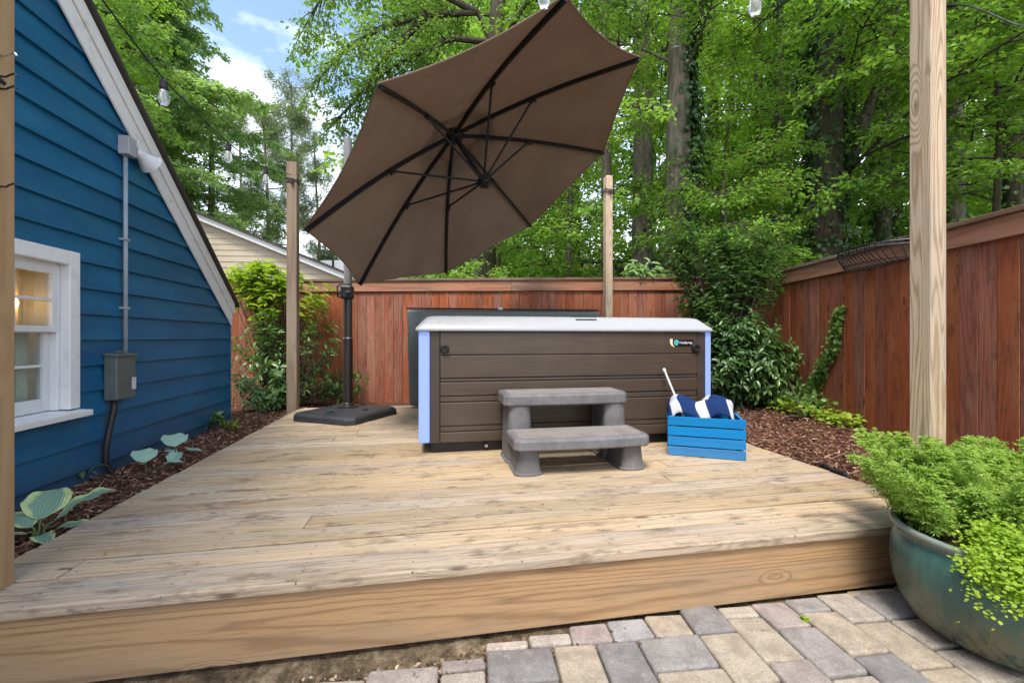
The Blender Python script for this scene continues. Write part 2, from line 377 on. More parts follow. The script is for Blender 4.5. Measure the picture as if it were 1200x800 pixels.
k = NT('grey_step_plastic'); p = k.obj(); g = k.noise(p, 8, 5, .6); g2 = k.noise(p, 300, 2, .6); g3 = k.noise(k.vm('MULTIPLY', p, (40, 40, 6)), 1, 4, .7)
c = k.mix(k.mr(g, .35, .7), (.13, .125, .127), (.185, .178, .178)); c = k.mix(k.mr(g3, .55, .75, 0, .5), c, (.30, .295, .30)); k.bump(g2, .35, .002); M['step'] = k.set(c, .62, 0, .35)
k = NT('speckled_tread'); p = k.obj(); g = k.noise(p, 420, 2, .6); g2 = k.noise(p, 6, 4)
c = k.mix(k.mr(g, .35, .65), (.20, .175, .16), (.295, .265, .245)); c = k.mix(k.mr(g2, .46, .66, 0, .7), c, (.20, .165, .135)); k.bump(g, .4, .002); M['tread'] = k.set(c, .75, 0, .3)
M['crate'] = wood('blue_painted_crate', 0, (.005, .19, .47), (.004, .15, .39), knot=(.006, .14, .37), bands=4, var=.25, band_mix=.3, fibre=.3, rough=.5, grey=(.02, .24, .50), grey_amt=.55)
M['chrome'] = plain('white_rod', (.62, .62, .6), .4)
k = NT('striped_towel'); uvn = k.n('ShaderNodeUVMap'); uvn.uv_map = 'u'; u = k.sep(uvn.outputs[0])
s = k.math('SUBTRACT', k.math('FRACT', k.math('ADD', k.math('MULTIPLY', u[0], 4.5), .30)), .66)
p = k.obj(); g = k.noise(p, 240, 2, .6)
m = k.mr(s, -.02, .02)
c = k.mix(m, k.mix(g, (.010, .028, .105), (.022, .055, .18)), k.mix(g, (.5, .52, .56), (.72, .73, .75)))
k.bump(g, .9, .008); M['towel'] = k.set(c, .95, 0, .1)
# glazed pot
k = NT('teal_glaze'); p = k.obj(); z = k.sep(p)[2]
dr = k.noise(k.vm('MULTIPLY', p, (11, 11, 1.6)), 1, 4, .6); n2 = k.noise(p, 5.5, 6, .65, .8)
h = k.math('ADD', z, k.math('MULTIPLY', k.math('SUBTRACT', n2, .5), .34))
c = k.mix(k.mr(h, .10, .31), (.15, .15, .09), (.055, .145, .125)); c = k.mix(k.math('MULTIPLY', k.mr(dr, .44, .60), .75), c, (.028, .09, .088))
vn = k.noise(k.vm('MULTIPLY', p, (7, 7, 5)), 1, 6, .7, 1.6)
ve = k.math('MULTIPLY', k.mr(k.math('ABSOLUTE', k.math('SUBTRACT', vn, .5)), 0., .035, 1, 0), k.mr(h, .02, .2, 1, 0))
c = k.mix(k.math('MULTIPLY', ve, .8), c, (.012, .014, .012))
c = k.mix(k.math('MULTIPLY', k.mr(k.noise(p, 9, 5, .6), .6, .75), .55), c, (.30, .31, .23))
c = k.mix(k.mr(z, .345, .375, 0, .75), c, (.26, .29, .25))
k.bump(n2, .15, .01); M['pot'] = k.set(c, k.mr(n2, .3, .7, .14, .4), 0, .5)
# pavers
k = NT('tumbled_pavers'); p = k.obj(); r = k.isl(); gm = k.n('ShaderNodeNewGeometry')
c = k.ramp(r, [(0., (.36, .34, .315)), (.12, (.275, .26, .25)), (.22, (.50, .42, .31)), (.44, (.55, .48, .38)), (.56, (.42, .35, .31)), (.68, (.50, .35, .295)), (.76, (.37, .335, .305)), (.84, (.50, .44, .37)), (.95, (.41, .40, .385))], 'CONSTANT')
n1 = k.noise(p, 11, 7, .7, .4); n2 = k.noise(p, 120, 5, .75); n3 = k.noise(k.vm('ADD', p, (4, 9, 1)), 22, 6, .7)
c = k.mix(k.mr(n1, .38, .66, 0, .75), c, k.mix(1., c, (.58, .56, .56), 'MULTIPLY')); c = k.mix(k.mr(n3, .5, .72, 0, .6), c, (.40, .375, .34)); c = k.mix(k.mr(n2, .42, .7, 0, .5), c, (.16, .145, .135))
c = k.mix(k.math('MULTIPLY', k.mr(k.noise(p, 300, 2, .6), .6, .7), .6), c, (.07, .065, .06))
k.bump(k.math('ADD', k.math('MULTIPLY', n1, .55), k.math('MULTIPLY', n2, .45)), .8, .014); M['paver'] = k.set(c, .85, 0, .25)
# ground: mulch beds, sandy soil by the patio, leaf litter beyond the fence
k = NT('soil'); p = k.obj(); xyz = k.sep(p)
n1 = k.noise(p, 18, 6, .7); n2 = k.noise(p, 90, 4, .7)
mul = k.ramp(n2, [(.3, (.04, .02, .013)), (.5, (.12, .06, .036)), (.72, (.26, .14, .09))])
snd = k.ramp(n1, [(.32, (.06, .045, .03)), (.5, (.20, .15, .09)), (.68, (.42, .33, .22))])
lit = k.ramp(k.noise(p, 3, 6, .7), [(.3, (.03, .03, .012)), (.6, (.075, .06, .03)), (.8, (.05, .085, .02))])
c = k.mix(k.mr(xyz[1], 1.62, 1.75), snd, mul); dd = k.math('ADD', k.math('MULTIPLY', xyz[0], .2256), xyz[1]); c = k.mix(k.mr(dd, 6.4, 6.8), c, lit)
k.bump(n2, .8, .03); M['soil'] = k.set(c, .95, 0, .1)
k = NT('mulch_chips'); r = k.isl(); M['chips'] = k.set(k.ramp(r, [(0, (.07, .033, .022)), (.45, (.21, .10, .065)), (.8, (.36, .19, .125)), (.95, (.52, .35, .25))]), .9, 0, .15)
k = NT('dry_grit'); r = k.isl(); M['grit'] = k.set(k.ramp(r, [(0, (.05, .035, .022)), (.4, (.16, .11, .065)), (.8, (.36, .26, .16)), (.97, (.48, .38, .26))]), .95, 0, .1)
M['driftwood'] = plain('black_wet_branch', (.02, .018, .017), .6, sc=20)
M['twig'] = plain('pale_twig', (.22, .15, .10), .9)
M['stem'] = plain('green_stem', (.07, .11, .03), .6)
M['wire'] = plain('black_cable', (.012, .012, .012), .5)
k = NT('bulb_glass'); k.set((.8, .8, .76), .12, 0, .5); k.put(k.b.inputs['Transmission Weight'], .75); M['bulb'] = k.m
M['bark'] = barkmat('grey_bark', (.055, .045, .035), (.23, .195, .155))
M['bark_dark'] = barkmat('dark_bark', (.03, .025, .018), (.105, .085, .062))
M['bark_pine'] = barkmat('pine_bark', (.09, .065, .05), (.26, .20, .16))
M['l_oak'] = leafmat('oak_leaves', (.10, .19, .055), (.22, .37, .09), .48)
M['l_bright'] = leafmat('bright_leaves', (.13, .265, .05), (.28, .46, .085), .5, tip=(.40, .57, .12))
M['l_wood'] = leafmat('woodland_leaves', (.11, .22, .045), (.24, .42, .07), .5, tip=(.36, .54, .10))
M['l_deep'] = leafmat('deep_green_leaves', (.06, .14, .036), (.15, .28, .06), .45)
M['l_pale'] = leafmat('pale_green_leaves', (.17, .29, .12), (.36, .52, .22), .48)
M['l_pine'] = leafmat('pine_needles', (.12, .185, .09), (.26, .33, .16), .3)
M['l_ivy'] = leafmat('ivy_leaves', (0.021, 0.056, 0.018), (0.061, 0.131, 0.038), .2, .35)
M['l_shrub'] = leafmat('glossy_shrub_leaves', (0.049, 0.114, 0.032), (0.149, 0.271, 0.074), .3, .28, .6)
M['l_shrubd'] = leafmat('dark_glossy_leaves', (.04, .095, .03), (.12, .23, .065), .3, .28, .6, tip=(.24, .36, .14))
M['l_lime'] = leafmat('lime_leaves', (.18, .30, .025), (.36, .50, .05), .5, tip=(.45, .58, .09))
M['l_fern'] = leafmat('feathery_leaves', (.25, .41, .08), (.48, .63, .22), .55, .6, .25, tip=(.58, .70, .34))
M['l_clover'] = leafmat('clover_leaves', (.20, .34, .025), (.40, .56, .06), .45, .5, .3, tip=(.5, .64, .16))
M['l_ivyl'] = leafmat('fresh_ivy_leaves', (0.088, 0.184, 0.038), (0.228, 0.385, 0.088), .35, .4, .4, tip=(0.350, 0.525, 0.123))
M['l_blade'] = leafmat('blue_green_blades', (.06, .10, .06), (.13, .18, .11), .3, .5)

# ------------------------------------------------------------------ ground
FB0 = np.array([-3.6, 7.095]); FBD = np.array([.9755, -.22])         # back fence line
FR0 = np.array([3.715, 2.136]); FRD = np.array([.22, .9755])         # right fence line
def gz(x, y):
    x = np.asarray(x, float); y = np.asarray(y, float)
    z = -.31 + .235 * sstep(1.62, 2.0, y)
    z = z + .20 * sstep(2.6, 4.2, x) * sstep(2.3, 4.8, y)
    db = (x - FB0[0]) * .22 + (y - FB0[1]) * .9755
    dr = (x - FR0[0]) * .9755 - (y - FR0[1]) * .22
    d = np.maximum(db, dr * sstep(-3, 4, y))
    hill = 1.5 * sstep(.3, 5.5, d) + .085 * np.clip(d - 4, 0, 40)
    return z + hill * sstep(-1.5, 4.5, x)
def axisv(lo, a, b, hi, fine, coarse):
    return np.concatenate([np.arange(lo, a, coarse), np.arange(a, b, fine), np.arange(b, hi + .1, coarse)])
gx = axisv(-60, -4, 8, 80, .1, 2.); gy = axisv(-30, .4, 8, 90, .1, 2.)
X, Y = np.meshgrid(gx, gy); Z = gz(X, Y)
near = (X > -4) & (X < 8) & (Y < 8); Z = Z + np.where(near, rng.normal(0, .006, X.shape), rng.normal(0, .05, X.shape))
nx, ny = len(gx), len(gy); ii = (np.arange(ny - 1)[:, None] * nx + np.arange(nx - 1)[None]).ravel()
go = npmesh('ground', np.stack([X, Y, Z], -1).reshape(-1, 3), np.stack([ii, ii + 1, ii + nx + 1, ii + nx], 1), 4, M['soil'], smooth=True)
tag(go, 'dark soil of the garden beds and the ground beyond', 'ground', kind='structure')

# pavers
cs = .081; th = R(-4.2); ex = np.array([math.cos(th), math.sin(th)]); ey = np.array([-math.sin(th), math.cos(th)]); o0 = np.array([-2.2, -1.03])
NXc, NYc = 84, 42; occ = np.zeros((NYc, NXc), bool); pv = MB()
prnd = random.Random(3)
for j in range(NYc):
    for i in range(NXc):
        if occ[j, i]: continue
        sh = [(2, 3), (3, 2), (2, 2), (2, 3), (3, 2), (2, 2)]; prnd.shuffle(sh); sh += [(2, 1), (1, 2), (1, 1)]
        for a, b in sh:
            if i + a > NXc or j + b > NYc or occ[j:j + b, i:i + a].any(): continue
            if i + a + 1 < NXc and not occ[j, i + a] and occ[j, i + a + 1] and a > 1: continue
            break
        occ[j:j + b, i:i + a] = True
        c0 = o0 + ex * (i * cs) + ey * (j * cs); cc = c0 + ex * a * cs / 2 + ey * b * cs / 2
        lim = 1.632 if cc[0] > .50 else (1.60 if cc[0] > .15 else 1.535 + .03 * cc[0])
        if cc[1] + b * cs / 2 > lim + .03: 
            # cut the last row along the deck
            if cc[1] - b * cs / 2 + .028 > lim: continue
            b = (lim - (cc[1] - b * cs / 2)) / cs
        q = []
        g = .0035; zt = -.272 + prnd.uniform(-.004, .004) - .012 * sstep(.6, -1, cc[0]); tl = prnd.uniform(-.02, .02), prnd.uniform(-.02, .02)
        for zz in (zt - .06, zt):
            for u, v in ((0, 0), (a, 0), (a, b), (0, b)):
                pu = np.clip(u * cs, g, a * cs - g) + prnd.uniform(-.004, .004); pvv = np.clip(v * cs, g, b * cs - g) + prnd.uniform(-.004, .004)
                pt = c0 + ex * pu + ey * pvv
                q.append((pt[0], pt[1], zz + (u * cs - a * cs / 2) * tl[0] + (v * cs - b * cs / 2) * tl[1]))
        if q[4][0] > 3.25 + .2 * q[4][1] : continue
        pv.hexa(q)
pvo = pv.build('paving', M['paver'], bevel=.017, seg=4)
tag(pvo, 'patio of tumbled grey, tan and pink stone pavers', 'paving', kind='structure')

# mulch chips
def chips(n, x0, x1, y0, y1, cond):
    x = rng.uniform(x0, x1, n); y = rng.uniform(y0, y1, n); m = cond(x, y); return x[m], y[m]
xl, yl = chips(9000, -2.2, -1.62, 1.75, 6.9, lambda x, y: (y < 6.4))
xl2, yl2 = chips(2600, -3.4, -1.62, 5.2, 6.9, lambda x, y: ((x - FB0[0]) * .22 + (y - FB0[1]) * .9755 < -.02))
xr, yr = chips(22000, 2.53, 4.4, 1.7, 5.6, lambda x, y: ((x - FR0[0]) * .9755 - (y - FR0[1]) * .22 < -.03) & ((x - FB0[0]) * .22 + (y - FB0[1]) * .9755 < 0))
x = np.concatenate([xl, xl2, xr]); y = np.concatenate([yl, yl2, yr]); n = len(x); a = rng.uniform(0, 6.28, n)
D = np.stack([np.cos(a), np.sin(a), rng.normal(0, .3, n)], 1)
ch = leaves('mulch', np.stack([x, y, gz(x, y) + rng.uniform(.002, .022, n)], 1), D, np.stack([rng.normal(0, .4, n), rng.normal(0, .4, n), np.ones(n)], 1), rng.uniform(.018, .06, n), rng.uniform(.14, .3, n), M['chips'], fold=.05, curl=.02)
tag(ch, 'brown shredded bark mulch covering the garden beds', 'mulch', kind='stuff')

n = 2600; x = rng.uniform(-1.5, 1.3, n); y = 1.60 - np.abs(rng.normal(0, .10, n)) - .05 * (x < .1); m = y > .9; x, y = x[m], y[m]; n = len(x); a = rng.uniform(0, 6.28, n)
db_ = leaves('debris', np.stack([x, y, gz(x, y) + rng.uniform(.002, .03, n)], 1), np.stack([np.cos(a), np.sin(a), rng.normal(0, .35, n)], 1), np.stack([rng.normal(0, .5, n), rng.normal(0, .5, n), np.ones(n)], 1), rng.uniform(.006, .026, n), rng.uniform(.2, .8, n), M['grit'], fold=.1, curl=.05)
tag(db_, 'dry bits and grit on the soil below the deck front', 'debris', kind='stuff')
# ------------------------------------------------------------------ deck
DX0, DX1, DY0, DY1 = -1.61, 2.5, 1.615, 5.66
dk = thing('deck', 'low weathered pine deck under the hot tub', 'deck', (0, DY0, -.27))
mb = MB(); y = DY0; wds = [.185] + [.1405] * 40; rr = random.Random(5)
for i, wd in enumerate(wds):
    if y + wd > DY1 + .03: break
    cuts = [DX0 + rr.uniform(-.004, .004)]
    if i == 0: pass
    elif i % 4 == 1: cuts.append(-1.33 if i == 1 else rr.uniform(-.8, 1.6))
    elif i % 4 == 3: cuts.append(rr.uniform(-.9, 1.9))
    cuts.append(DX1 + rr.uniform(-.006, .006))
    for a, b in zip(cuts[:-1], cuts[1:]):
        dz = rr.uniform(-.0015, .0015)
        n = 10; g = .0056
        top = []
        for s in range(n):
            xx0 = a + (b - a) * s / n + (.0015 if s == 0 else 0); xx1 = a + (b - a) * (s + 1) / n - (.0015 if s == n - 1 else 0)
        mb.box(a + .0012, b - .0012, y + g, y + wd - g, -.036 + dz, dz)
    y += wd
DYE = y
mb.build('decking', M['deck'], dk, dk.location, bevel=.004)
MB().box(DX0 + .02, DX1 - .02, DY0 + .022, DY0 + .06, -.272, -.039).build('fascia_board', M['fascia'], dk, dk.location, bevel=.003)
MB().box(DX0 + .02, DX0 + .058, DY0 + .063, DYE - .01, -.25, -.04).build('side_joist', M['fascia'], dk, dk.location, bevel=.003)
MB().box(DX1 - .058, DX1 - .02, DY0 + .063, DYE - .01, -.25, -.04).build('side_joist', M['fascia'], dk, dk.location, bevel=.003)
n = 26; x = rng.uniform(-1.3, 2.3, n); y = rng.uniform(1.8, 4.4, n); m = ~((x > -.15) & (y > 3.1)); x, y = x[m], y[m]; n = len(x); a = rng.uniform(0, 6.28, n)
tag(leaves('leaf_litter', np.stack([x, y, np.full(n, .004)], 1), np.stack([np.cos(a), np.sin(a), rng.normal(.05, .1, n)], 1), np.stack([rng.normal(0, .2, n), rng.normal(0, .2, n), np.ones(n)], 1), rng.uniform(.010, .026, n), rng.uniform(.25, .5, n), M['grit'], hi=True, curl=.2), 'tiny dry leaf bits scattered on the deck boards', 'litter', kind='stuff')
# posts
def post(label, x, y, z0, z1, s, mat, top=.0, jit=.004):
    t = thing('wooden_post', label, 'post', (x, y, z0), group='square posts at the corners of the deck')
    h = z1 - z0; b = MB(); q = s / 2
    b.loops([[(-q, -q, 0), (q, -q, 0), (q, q, 0), (-q, q, 0)], [(-q, -q, h - top), (q, -q, h - top), (q, q, h - top), (-q, q, h - top)]] +
            ([[(-q * .55, -q * .55, h), (q * .55, -q * .55, h), (q * .55, q * .55, h), (-q * .55, q * .55, h)]] if top else []))
    b.build('shaft', mat, t, bevel=.004)
    return t
p_fl = post('yellowish new pine post on the deck in front of the white window', -1.494, 1.751, 0, 2.95, .092, M['post_new'])
p_fr = post('pale pine post with cathedral grain beside the potted plant', 2.315, 1.672, -.04, 3.0, .092, M['post'])
p_rl = post('brown rear post between leafy shrub and umbrella', -1.66, 5.52, -.05, 2.93, .112, M['post_old'])
p_rr = post('grey rear post with cable wrap standing behind the hot tub', 2.29, 5.46, -.03, 3.02, .095, M['post'], top=.02)
def hook(pst, z, side):
    b = MB(); s = .046
    pts = [(s, -.01, z), (s + .02, -.012, z - .002), (s + .032, -.012, z + .006), (s + .045, -.012, z + .012), (s + .052, -.012, z + .004)]
    b.tube(pts, .0032, 6); b.build('hook', side, pst)
hook(p_fl, 1.812, M['steel']); hook(p_fl, 1.742, M['wire']); hook(p_fl, 1.70, M['wire']); hook(p_fl, 1.37, M['wire'])
b = MB(); b.obox((.05, -.03, 1.735), (.045, 0, -.05), (0, .02, 0), (.006, 0, .01)); b.build('cable_clip', M['black'], p_fl)
for pst, zz in ((p_rl, 2.76), (p_rr, 2.83)):
    b = MB(); q = .062
    for dz in (-.02, .01, .03): b.tube([(-q, -q, zz + dz), (q, -q, zz + dz * .3), (q, q, zz + dz), (-q, q, zz - dz), (-q, -q, zz + dz)], .005, 5)
    b.obox((q + .01, -.02, zz), (.03, 0, 0), (0, .03, 0), (0, 0, .05)); b.obox((.01, -q - .012, zz - .02), (.03, 0, 0), (0, .02, 0), (0, 0, .05))
    b.build('cable_wrap', M['wire'], pst)
# hooks are relative to their post: z measured from its foot

# ------------------------------------------------------------------ string lights
def string_lights(label, pts, bulbs, sag_n=24):
    t = thing('string_lights', label, 'string lights', pts[0], group='string lights hung between the posts')
    org = np.asarray(pts[0], float)
    P = np.array(pts, float); s = np.linspace(0, len(P) - 1, 40)
    C = np.stack([np.interp(s, range(len(P)), P[:, k]) for k in range(3)], 1)
    Cs = C.copy()
    for _ in range(6): Cs[1:-1] = (Cs[:-2] + 2 * Cs[1:-1] + Cs[2:]) / 4
    MB().tube(Cs - org, .0045, 5).build('cable', M['wire'], t)
    for f in bulbs:
        c = np.array([np.interp(f * 39, range(40), Cs[:, k]) for k in range(3)]) - org
        sk = MB().lathe([(.008, .0), (.019, -.012), (.021, -.055), (.017, -.066)], c, 14).build('socket', M['wire'], t, smooth=False)
        bz = [(.015, -.06), (.021, -.08), (.027, -.11), (.027, -.13), (.019, -.15), (.006, -.158)]
        MB().lathe(bz[::-1], c, 16).build('bulb', M['bulb'], sk, smooth=True)
    return t
string_lights('sagging cable with bulbs hung along the left side over the blue house roof', [(-1.49, 1.75, 2.56), (-1.48, 2.22, 2.39), (-1.53, 2.75, 2.335), (-1.58, 3.70, 2.36), (-1.61, 4.54, 2.49), (-1.66, 5.45, 2.77)], (.40, .60, .80))
string_lights('cable with two white bulbs strung across the front above the umbrella', [(-1.49, 1.75, 2.75), (-.5, 1.9, 2.56), (.485, 1.89, 2.485), (1.45, 1.72, 2.45), (2.315, 1.672, 2.75)], (.50, .747, .25))
string_lights('bare cable running from the pale front post out to the right', [(2.315, 1.672, 2.44), (2.5, 1.62, 2.43), (3.4, 1.95, 2.66), (6.2, 2.6, 3.6), (9.2, 3.8, 5.)], ())

# ------------------------------------------------------------------ blue house
WX = -2.215; hy1 = 5.18
house = thing('blue_house', 'blue clapboard house gable with white rake trim', 'house', (WX, 3., -.3))
ho = house.location
RS = .842
def roof_z(y): return 2.972 - RS * (y - 3.131)        # underside of the roof along the rake
roof_y = lambda z: 3.131 + (2.972 - z) / RS
mb = MB(); z = -.32; ex_ = .166
while z < 6:
    z1 = z + ex_
    # course: its butt edge stands 18 mm proud, its top edge is flush with the wall
    yb = min(hy1, roof_y(z)); yt = min(hy1, roof_y(z1)); yl = -3.5
    if yt < -3.5: break
    if yb > yl: mb.hexa([(WX - .05, yl, z), (WX + .018, yl, z), (WX + .018, yb, z), (WX - .05, yb, z), (WX - .05, yl, z1 + .001), (WX - .004, yl, z1 + .001), (WX - .004, yt, z1 + .001), (WX - .05, yt, z1 + .001)])
    z = z1
# window opening: courses are cut by building the wall in three pieces along Y
WY0, WY1, WZ0, WZ1 = 2.24, 3.055, .42, 1.30
cut = MB()
for f in range(0, len(mb.v), 8):
    v = [np.array(q) for q in mb.v[f:f + 8]]
    za, zb = v[0][2], v[4][2]
    def seg(y0, y1b, y1t): 
        w_ = [q.copy() for q in v]
        for idx in (0, 1, 4, 5): w_[idx][1] = y0
        for idx in (2, 3): w_[idx][1] = y1b
        for idx in (6, 7): w_[idx][1] = y1t
        cut.hexa(w_)
    if zb > WZ0 and za < WZ1:
        seg(v[0][1], WY0 - .03, WY0 - .03); seg(WY1 + .03, v[2][1], v[6][1])
    else: cut.hexa(v)
cut.build('siding', M['blue'], house, ho)
# other walls so that the house is a volume
MB().box(WX - 6, WX - .06, hy1 - .1, hy1 - .02, -.3, 1.05).build('side_wall', M['blue'], house, ho)
MB().box(WX - .05, WX + .022, hy1 + .001, hy1 + .018, -.3, 1.05).build('corner_board', M['blue'], house, ho, bevel=.003)
# rake boards and roof: run up the slope, ridge out of view at y = -1
def rake(x0, x1, lo, hi, ya, yb, plumb=True):
    return MB().prism([(x0, ya, roof_z(ya) + lo), (x0, yb, roof_z(yb) + lo), (x0, yb, roof_z(yb) + hi), (x0, ya, roof_z(ya) + hi)], (x1 - x0, 0, 0))
ys, ye = -1., 5.20
rake(WX + .019, WX + .035, -.255, -.002, ys, ye).build('rake_board', M['white'], house, ho, bevel=.004)
rake(WX + .0355, WX + .058, -.115, -.001, ys, ye + .008).build('rake_moulding', M['white'], house, ho, bevel=.012)
rake(WX - .05, WX + .018, -.05, -.002, ys, ye - .03).build('soffit', M['white'], house, ho)
rake(WX - 5, WX + .085, 0, .045, ys, ye + .05).build('roof', M['shingle'], house, ho, bevel=.006)
MB().prism([(WX - 5, ys, roof_z(ys) + .045), (WX - 5, ys - 6, roof_z(ys) + .045 - 5), (WX - 5, ys - 6, roof_z(ys) - 5), (WX - 5, ys, roof_z(ys))], (5.085, 0, 0)).build('roof', M['shingle'], house, ho)
# window
win = MB()
cx = WX + .035
win.box(WX - .02, cx, WY1, WY1 + .078, WZ0, WZ1 + .085)          # right casing
win.box(WX - .02, cx, WY0 - .078, WY0, WZ0, WZ1 + .085)
win.box(WX - .02, cx + .001, WY0, WY1, WZ1, WZ1 + .084)
window = win.build('window', M['white'], house, ho, bevel=.005)
def wpart(mb_, nm, mat, bevel=.003): return mb_.build(nm, mat, window, ho, bevel=bevel)
wpart(MB().hexa([(WX - .1, WY0 - .12, WZ0 - .03), (cx + .055, WY0 - .12, WZ0 - .05), (cx + .055, WY1 + .10, WZ0 - .05), (WX - .1, WY1 + .10, WZ0 - .03), (WX - .1, WY0 - .12, WZ0), (cx + .055, WY0 - .12, WZ0 - .016), (cx + .055, WY1 + .10, WZ0 - .016), (WX - .1, WY1 + .10, WZ0)]), 'sill', M['white'])
jb = MB()
jb.box(WX - .14, WX - .021, WY1 - .02, WY1 + .02, WZ0, WZ1); jb.box(WX - .14, WX - .021, WY0 - .02, WY0 + .02, WZ0, WZ1); jb.box(WX - .14, WX - .021, WY0 + .02, WY1 - .02, WZ1 - .02, WZ1 + .02)
wpart(jb, 'jamb', M['white'])
def sash(x0, x1, z0, z1, botrail, toprail):
    b = MB(); ya, yb = WY0 + .022, WY1 - .022; st = .038
    b.box(x0, x1, ya, ya + st, z0, z1); b.box(x0, x1, yb - st, yb, z0, z1)
    b.box(x0 + .001, x1 - .001, ya + st, yb - st, z0, z0 + botrail); b.box(x0 + .001, x1 - .001, ya + st, yb - st, z1 - toprail, z1)
    for i in (1, 2):
        yy = ya + st + (yb - ya - 2 * st) * i / 3; b.box(x0 + .004, x1 - .004, yy - .008, yy + .008, z0 + botrail, z1 - toprail)
    zz = (z0 + botrail + z1 - toprail) / 2; b.box(x0 + .006, x1 - .006, ya + st, yb - st, zz - .008, zz + .008)
    s = wpart(b, 'sash', M['trimw'])
    MB().box((x0 + x1) / 2 - .002, (x0 + x1) / 2 + .002, ya + .01, yb - .01, z0 + .01, z1 - .01).build('pane', M['glass'], s, ho)
    return s
zm = .89
sash(WX - .05, WX - .012, zm, WZ1 - .02, .035, .045)
sash(WX - .095, WX - .055, WZ0 + .002, zm + .03, .075, .035)
cb = []; n = 60
for i in range(n + 1):
    yy = WY0 - .1 + (WY1 - WY0 + .2) * i / n; cb.append((WX - .155 + .018 * math.sin(i * 1.35) + .01 * math.sin(i * 3.1), yy))
mb = MB(); mb.add([(q[0], q[1], .3) for q in cb] + [(q[0], q[1], 1.5) for q in cb], [(i, i + 1, n + 2 + i, n + 1 + i) for i in range(n)])
wpart(mb, 'curtain', M['curtain'], 0)
mb = MB()
for i in range(13): mb.obox((WX - .118, 2.83, .53 + i * .027), (.016, 0, .012), (0, .1, 0), (-.002, 0, .004))
mb.box(WX - .128, WX - .110, 2.885, 2.96, .44, .9); mb.box(WX - .128, WX - .110, 2.70, 2.775, .44, .9)
wpart(mb, 'shutter', M['shutter'], 0)
k = NT('lamp_glow'); k.set((.9, .6, .3), .5); k.put(k.b.inputs['Emission Color'], (1., .56, .2, 1)); k.put(k.b.inputs['Emission Strength'], 7.); M['glow'] = k.m
wpart(MB().lathe([(.002, -.03), (.014, -.018), (.017, 0), (.012, .018), (.002, .034)], (WX - .125, 2.90, 1.055), 12), 'lamp_bulb', M['glow'], 0)
rm = MB(); rm.box(WX - 1.4, WX - 1.38, 1.5, 4., -.1, 1.7); rm.box(WX - 1.4, WX - .2, 4., 4.02, -.1, 1.7); rm.box(WX - 1.4, WX - .2, 1.5, 1.52, -.1, 1.7); rm.box(WX - 1.4, WX - .2, 1.5, 4., -.12, -.1)
wpart(rm, 'room_wall', M['room'], 0)

# electrical box, conduit, floodlight
eb = thing('electrical_box', 'grey electrical box on the blue wall with a pipe above', 'electrical box', (-2.12, 3.45, .43))
eo = eb.location
MB().box(WX + .012, -2.122, 3.355, 3.545, .43, .735).build('case', M['meter'], eb, eo, bevel=.008)
MB().hexa([(WX + .012, 3.345, .735), (-2.108, 3.345, .728), (-2.108, 3.555, .728), (WX + .012, 3.555, .735), (WX + .012, 3.345, .752), (-2.108, 3.345, .742), (-2.108, 3.555, .742), (WX + .012, 3.555, .752)]).build('lid', M['meter'], eb, eo, bevel=.003)
MB().box(-2.121, -2.118, 3.50, 3.54, .49, .575).build('rating_label', M['paper'], eb, eo)
MB().box(-2.16, -2.135, 3.39, 3.45, .753, .765).build('latch', M['meter'], eb, eo, bevel=.003)
MB().tube([(WX + .035, 3.50, .745), (WX + .035, 3.53, .9), (WX + .035, 3.60, 1.0)] if False else [(WX + .036, 3.53, .745), (WX + .036, 3.53, 2.155)], .0135, 10).build('conduit', M['conduit'], eb, eo, smooth=True)
for zz in (1.06, 1.55): MB().box(WX + .008, WX + .053, 3.505, 3.555, zz, zz + .016).build('pipe_strap', M['conduit'], eb, eo, bevel=.003)
MB().tube([(WX + .05, 3.40, .435), (WX + .05, 3.395, .36), (WX + .048, 3.36, .25), (WX + .045, 3.33, .12), (WX + .04, 3.335, .02), (WX + .06, 3.36, -.06), (WX + .07, 3.37, -.12)], .018, 10).build('flexible_conduit', M['coverdark'], eb, eo, smooth=True)
fl = thing('floodlight', 'small white floodlight on a grey box under the roof trim', 'floodlight', (WX, 3.55, 2.15)); fo = fl.location
MB().box(WX + .0125, WX + .085, 3.485, 3.57, 2.158, 2.29).build('junction_box', M['lampgrey'], fl, fo, bevel=.006)
lampc = np.array([WX + .06, 3.60, 2.225]); dirl = unit(np.array([.25, .85, -.42]))
b = MB(); pr = [(.02, 0), (.03, .015), (.042, .06), (.075, .12), (.082, .13), (.076, .13), (.03, .05)]
u = unit(np.cross(dirl, (0, 0, 1.))); v_ = np.cross(u, dirl)
b.loops([[lampc + dirl * z_ + r_ * (math.cos(a) * u + math.sin(a) * v_) for a in np.linspace(0, 2 * math.pi, 20, endpoint=False)] for r_, z_ in pr])
b.build('lamp_shade', M['trimw'], fl, fo, smooth=False)
MB().tube([(WX + .05, 3.55, 2.22), lampc + dirl * .01], .016, 8).build('arm', M['lampgrey'], fl, fo)

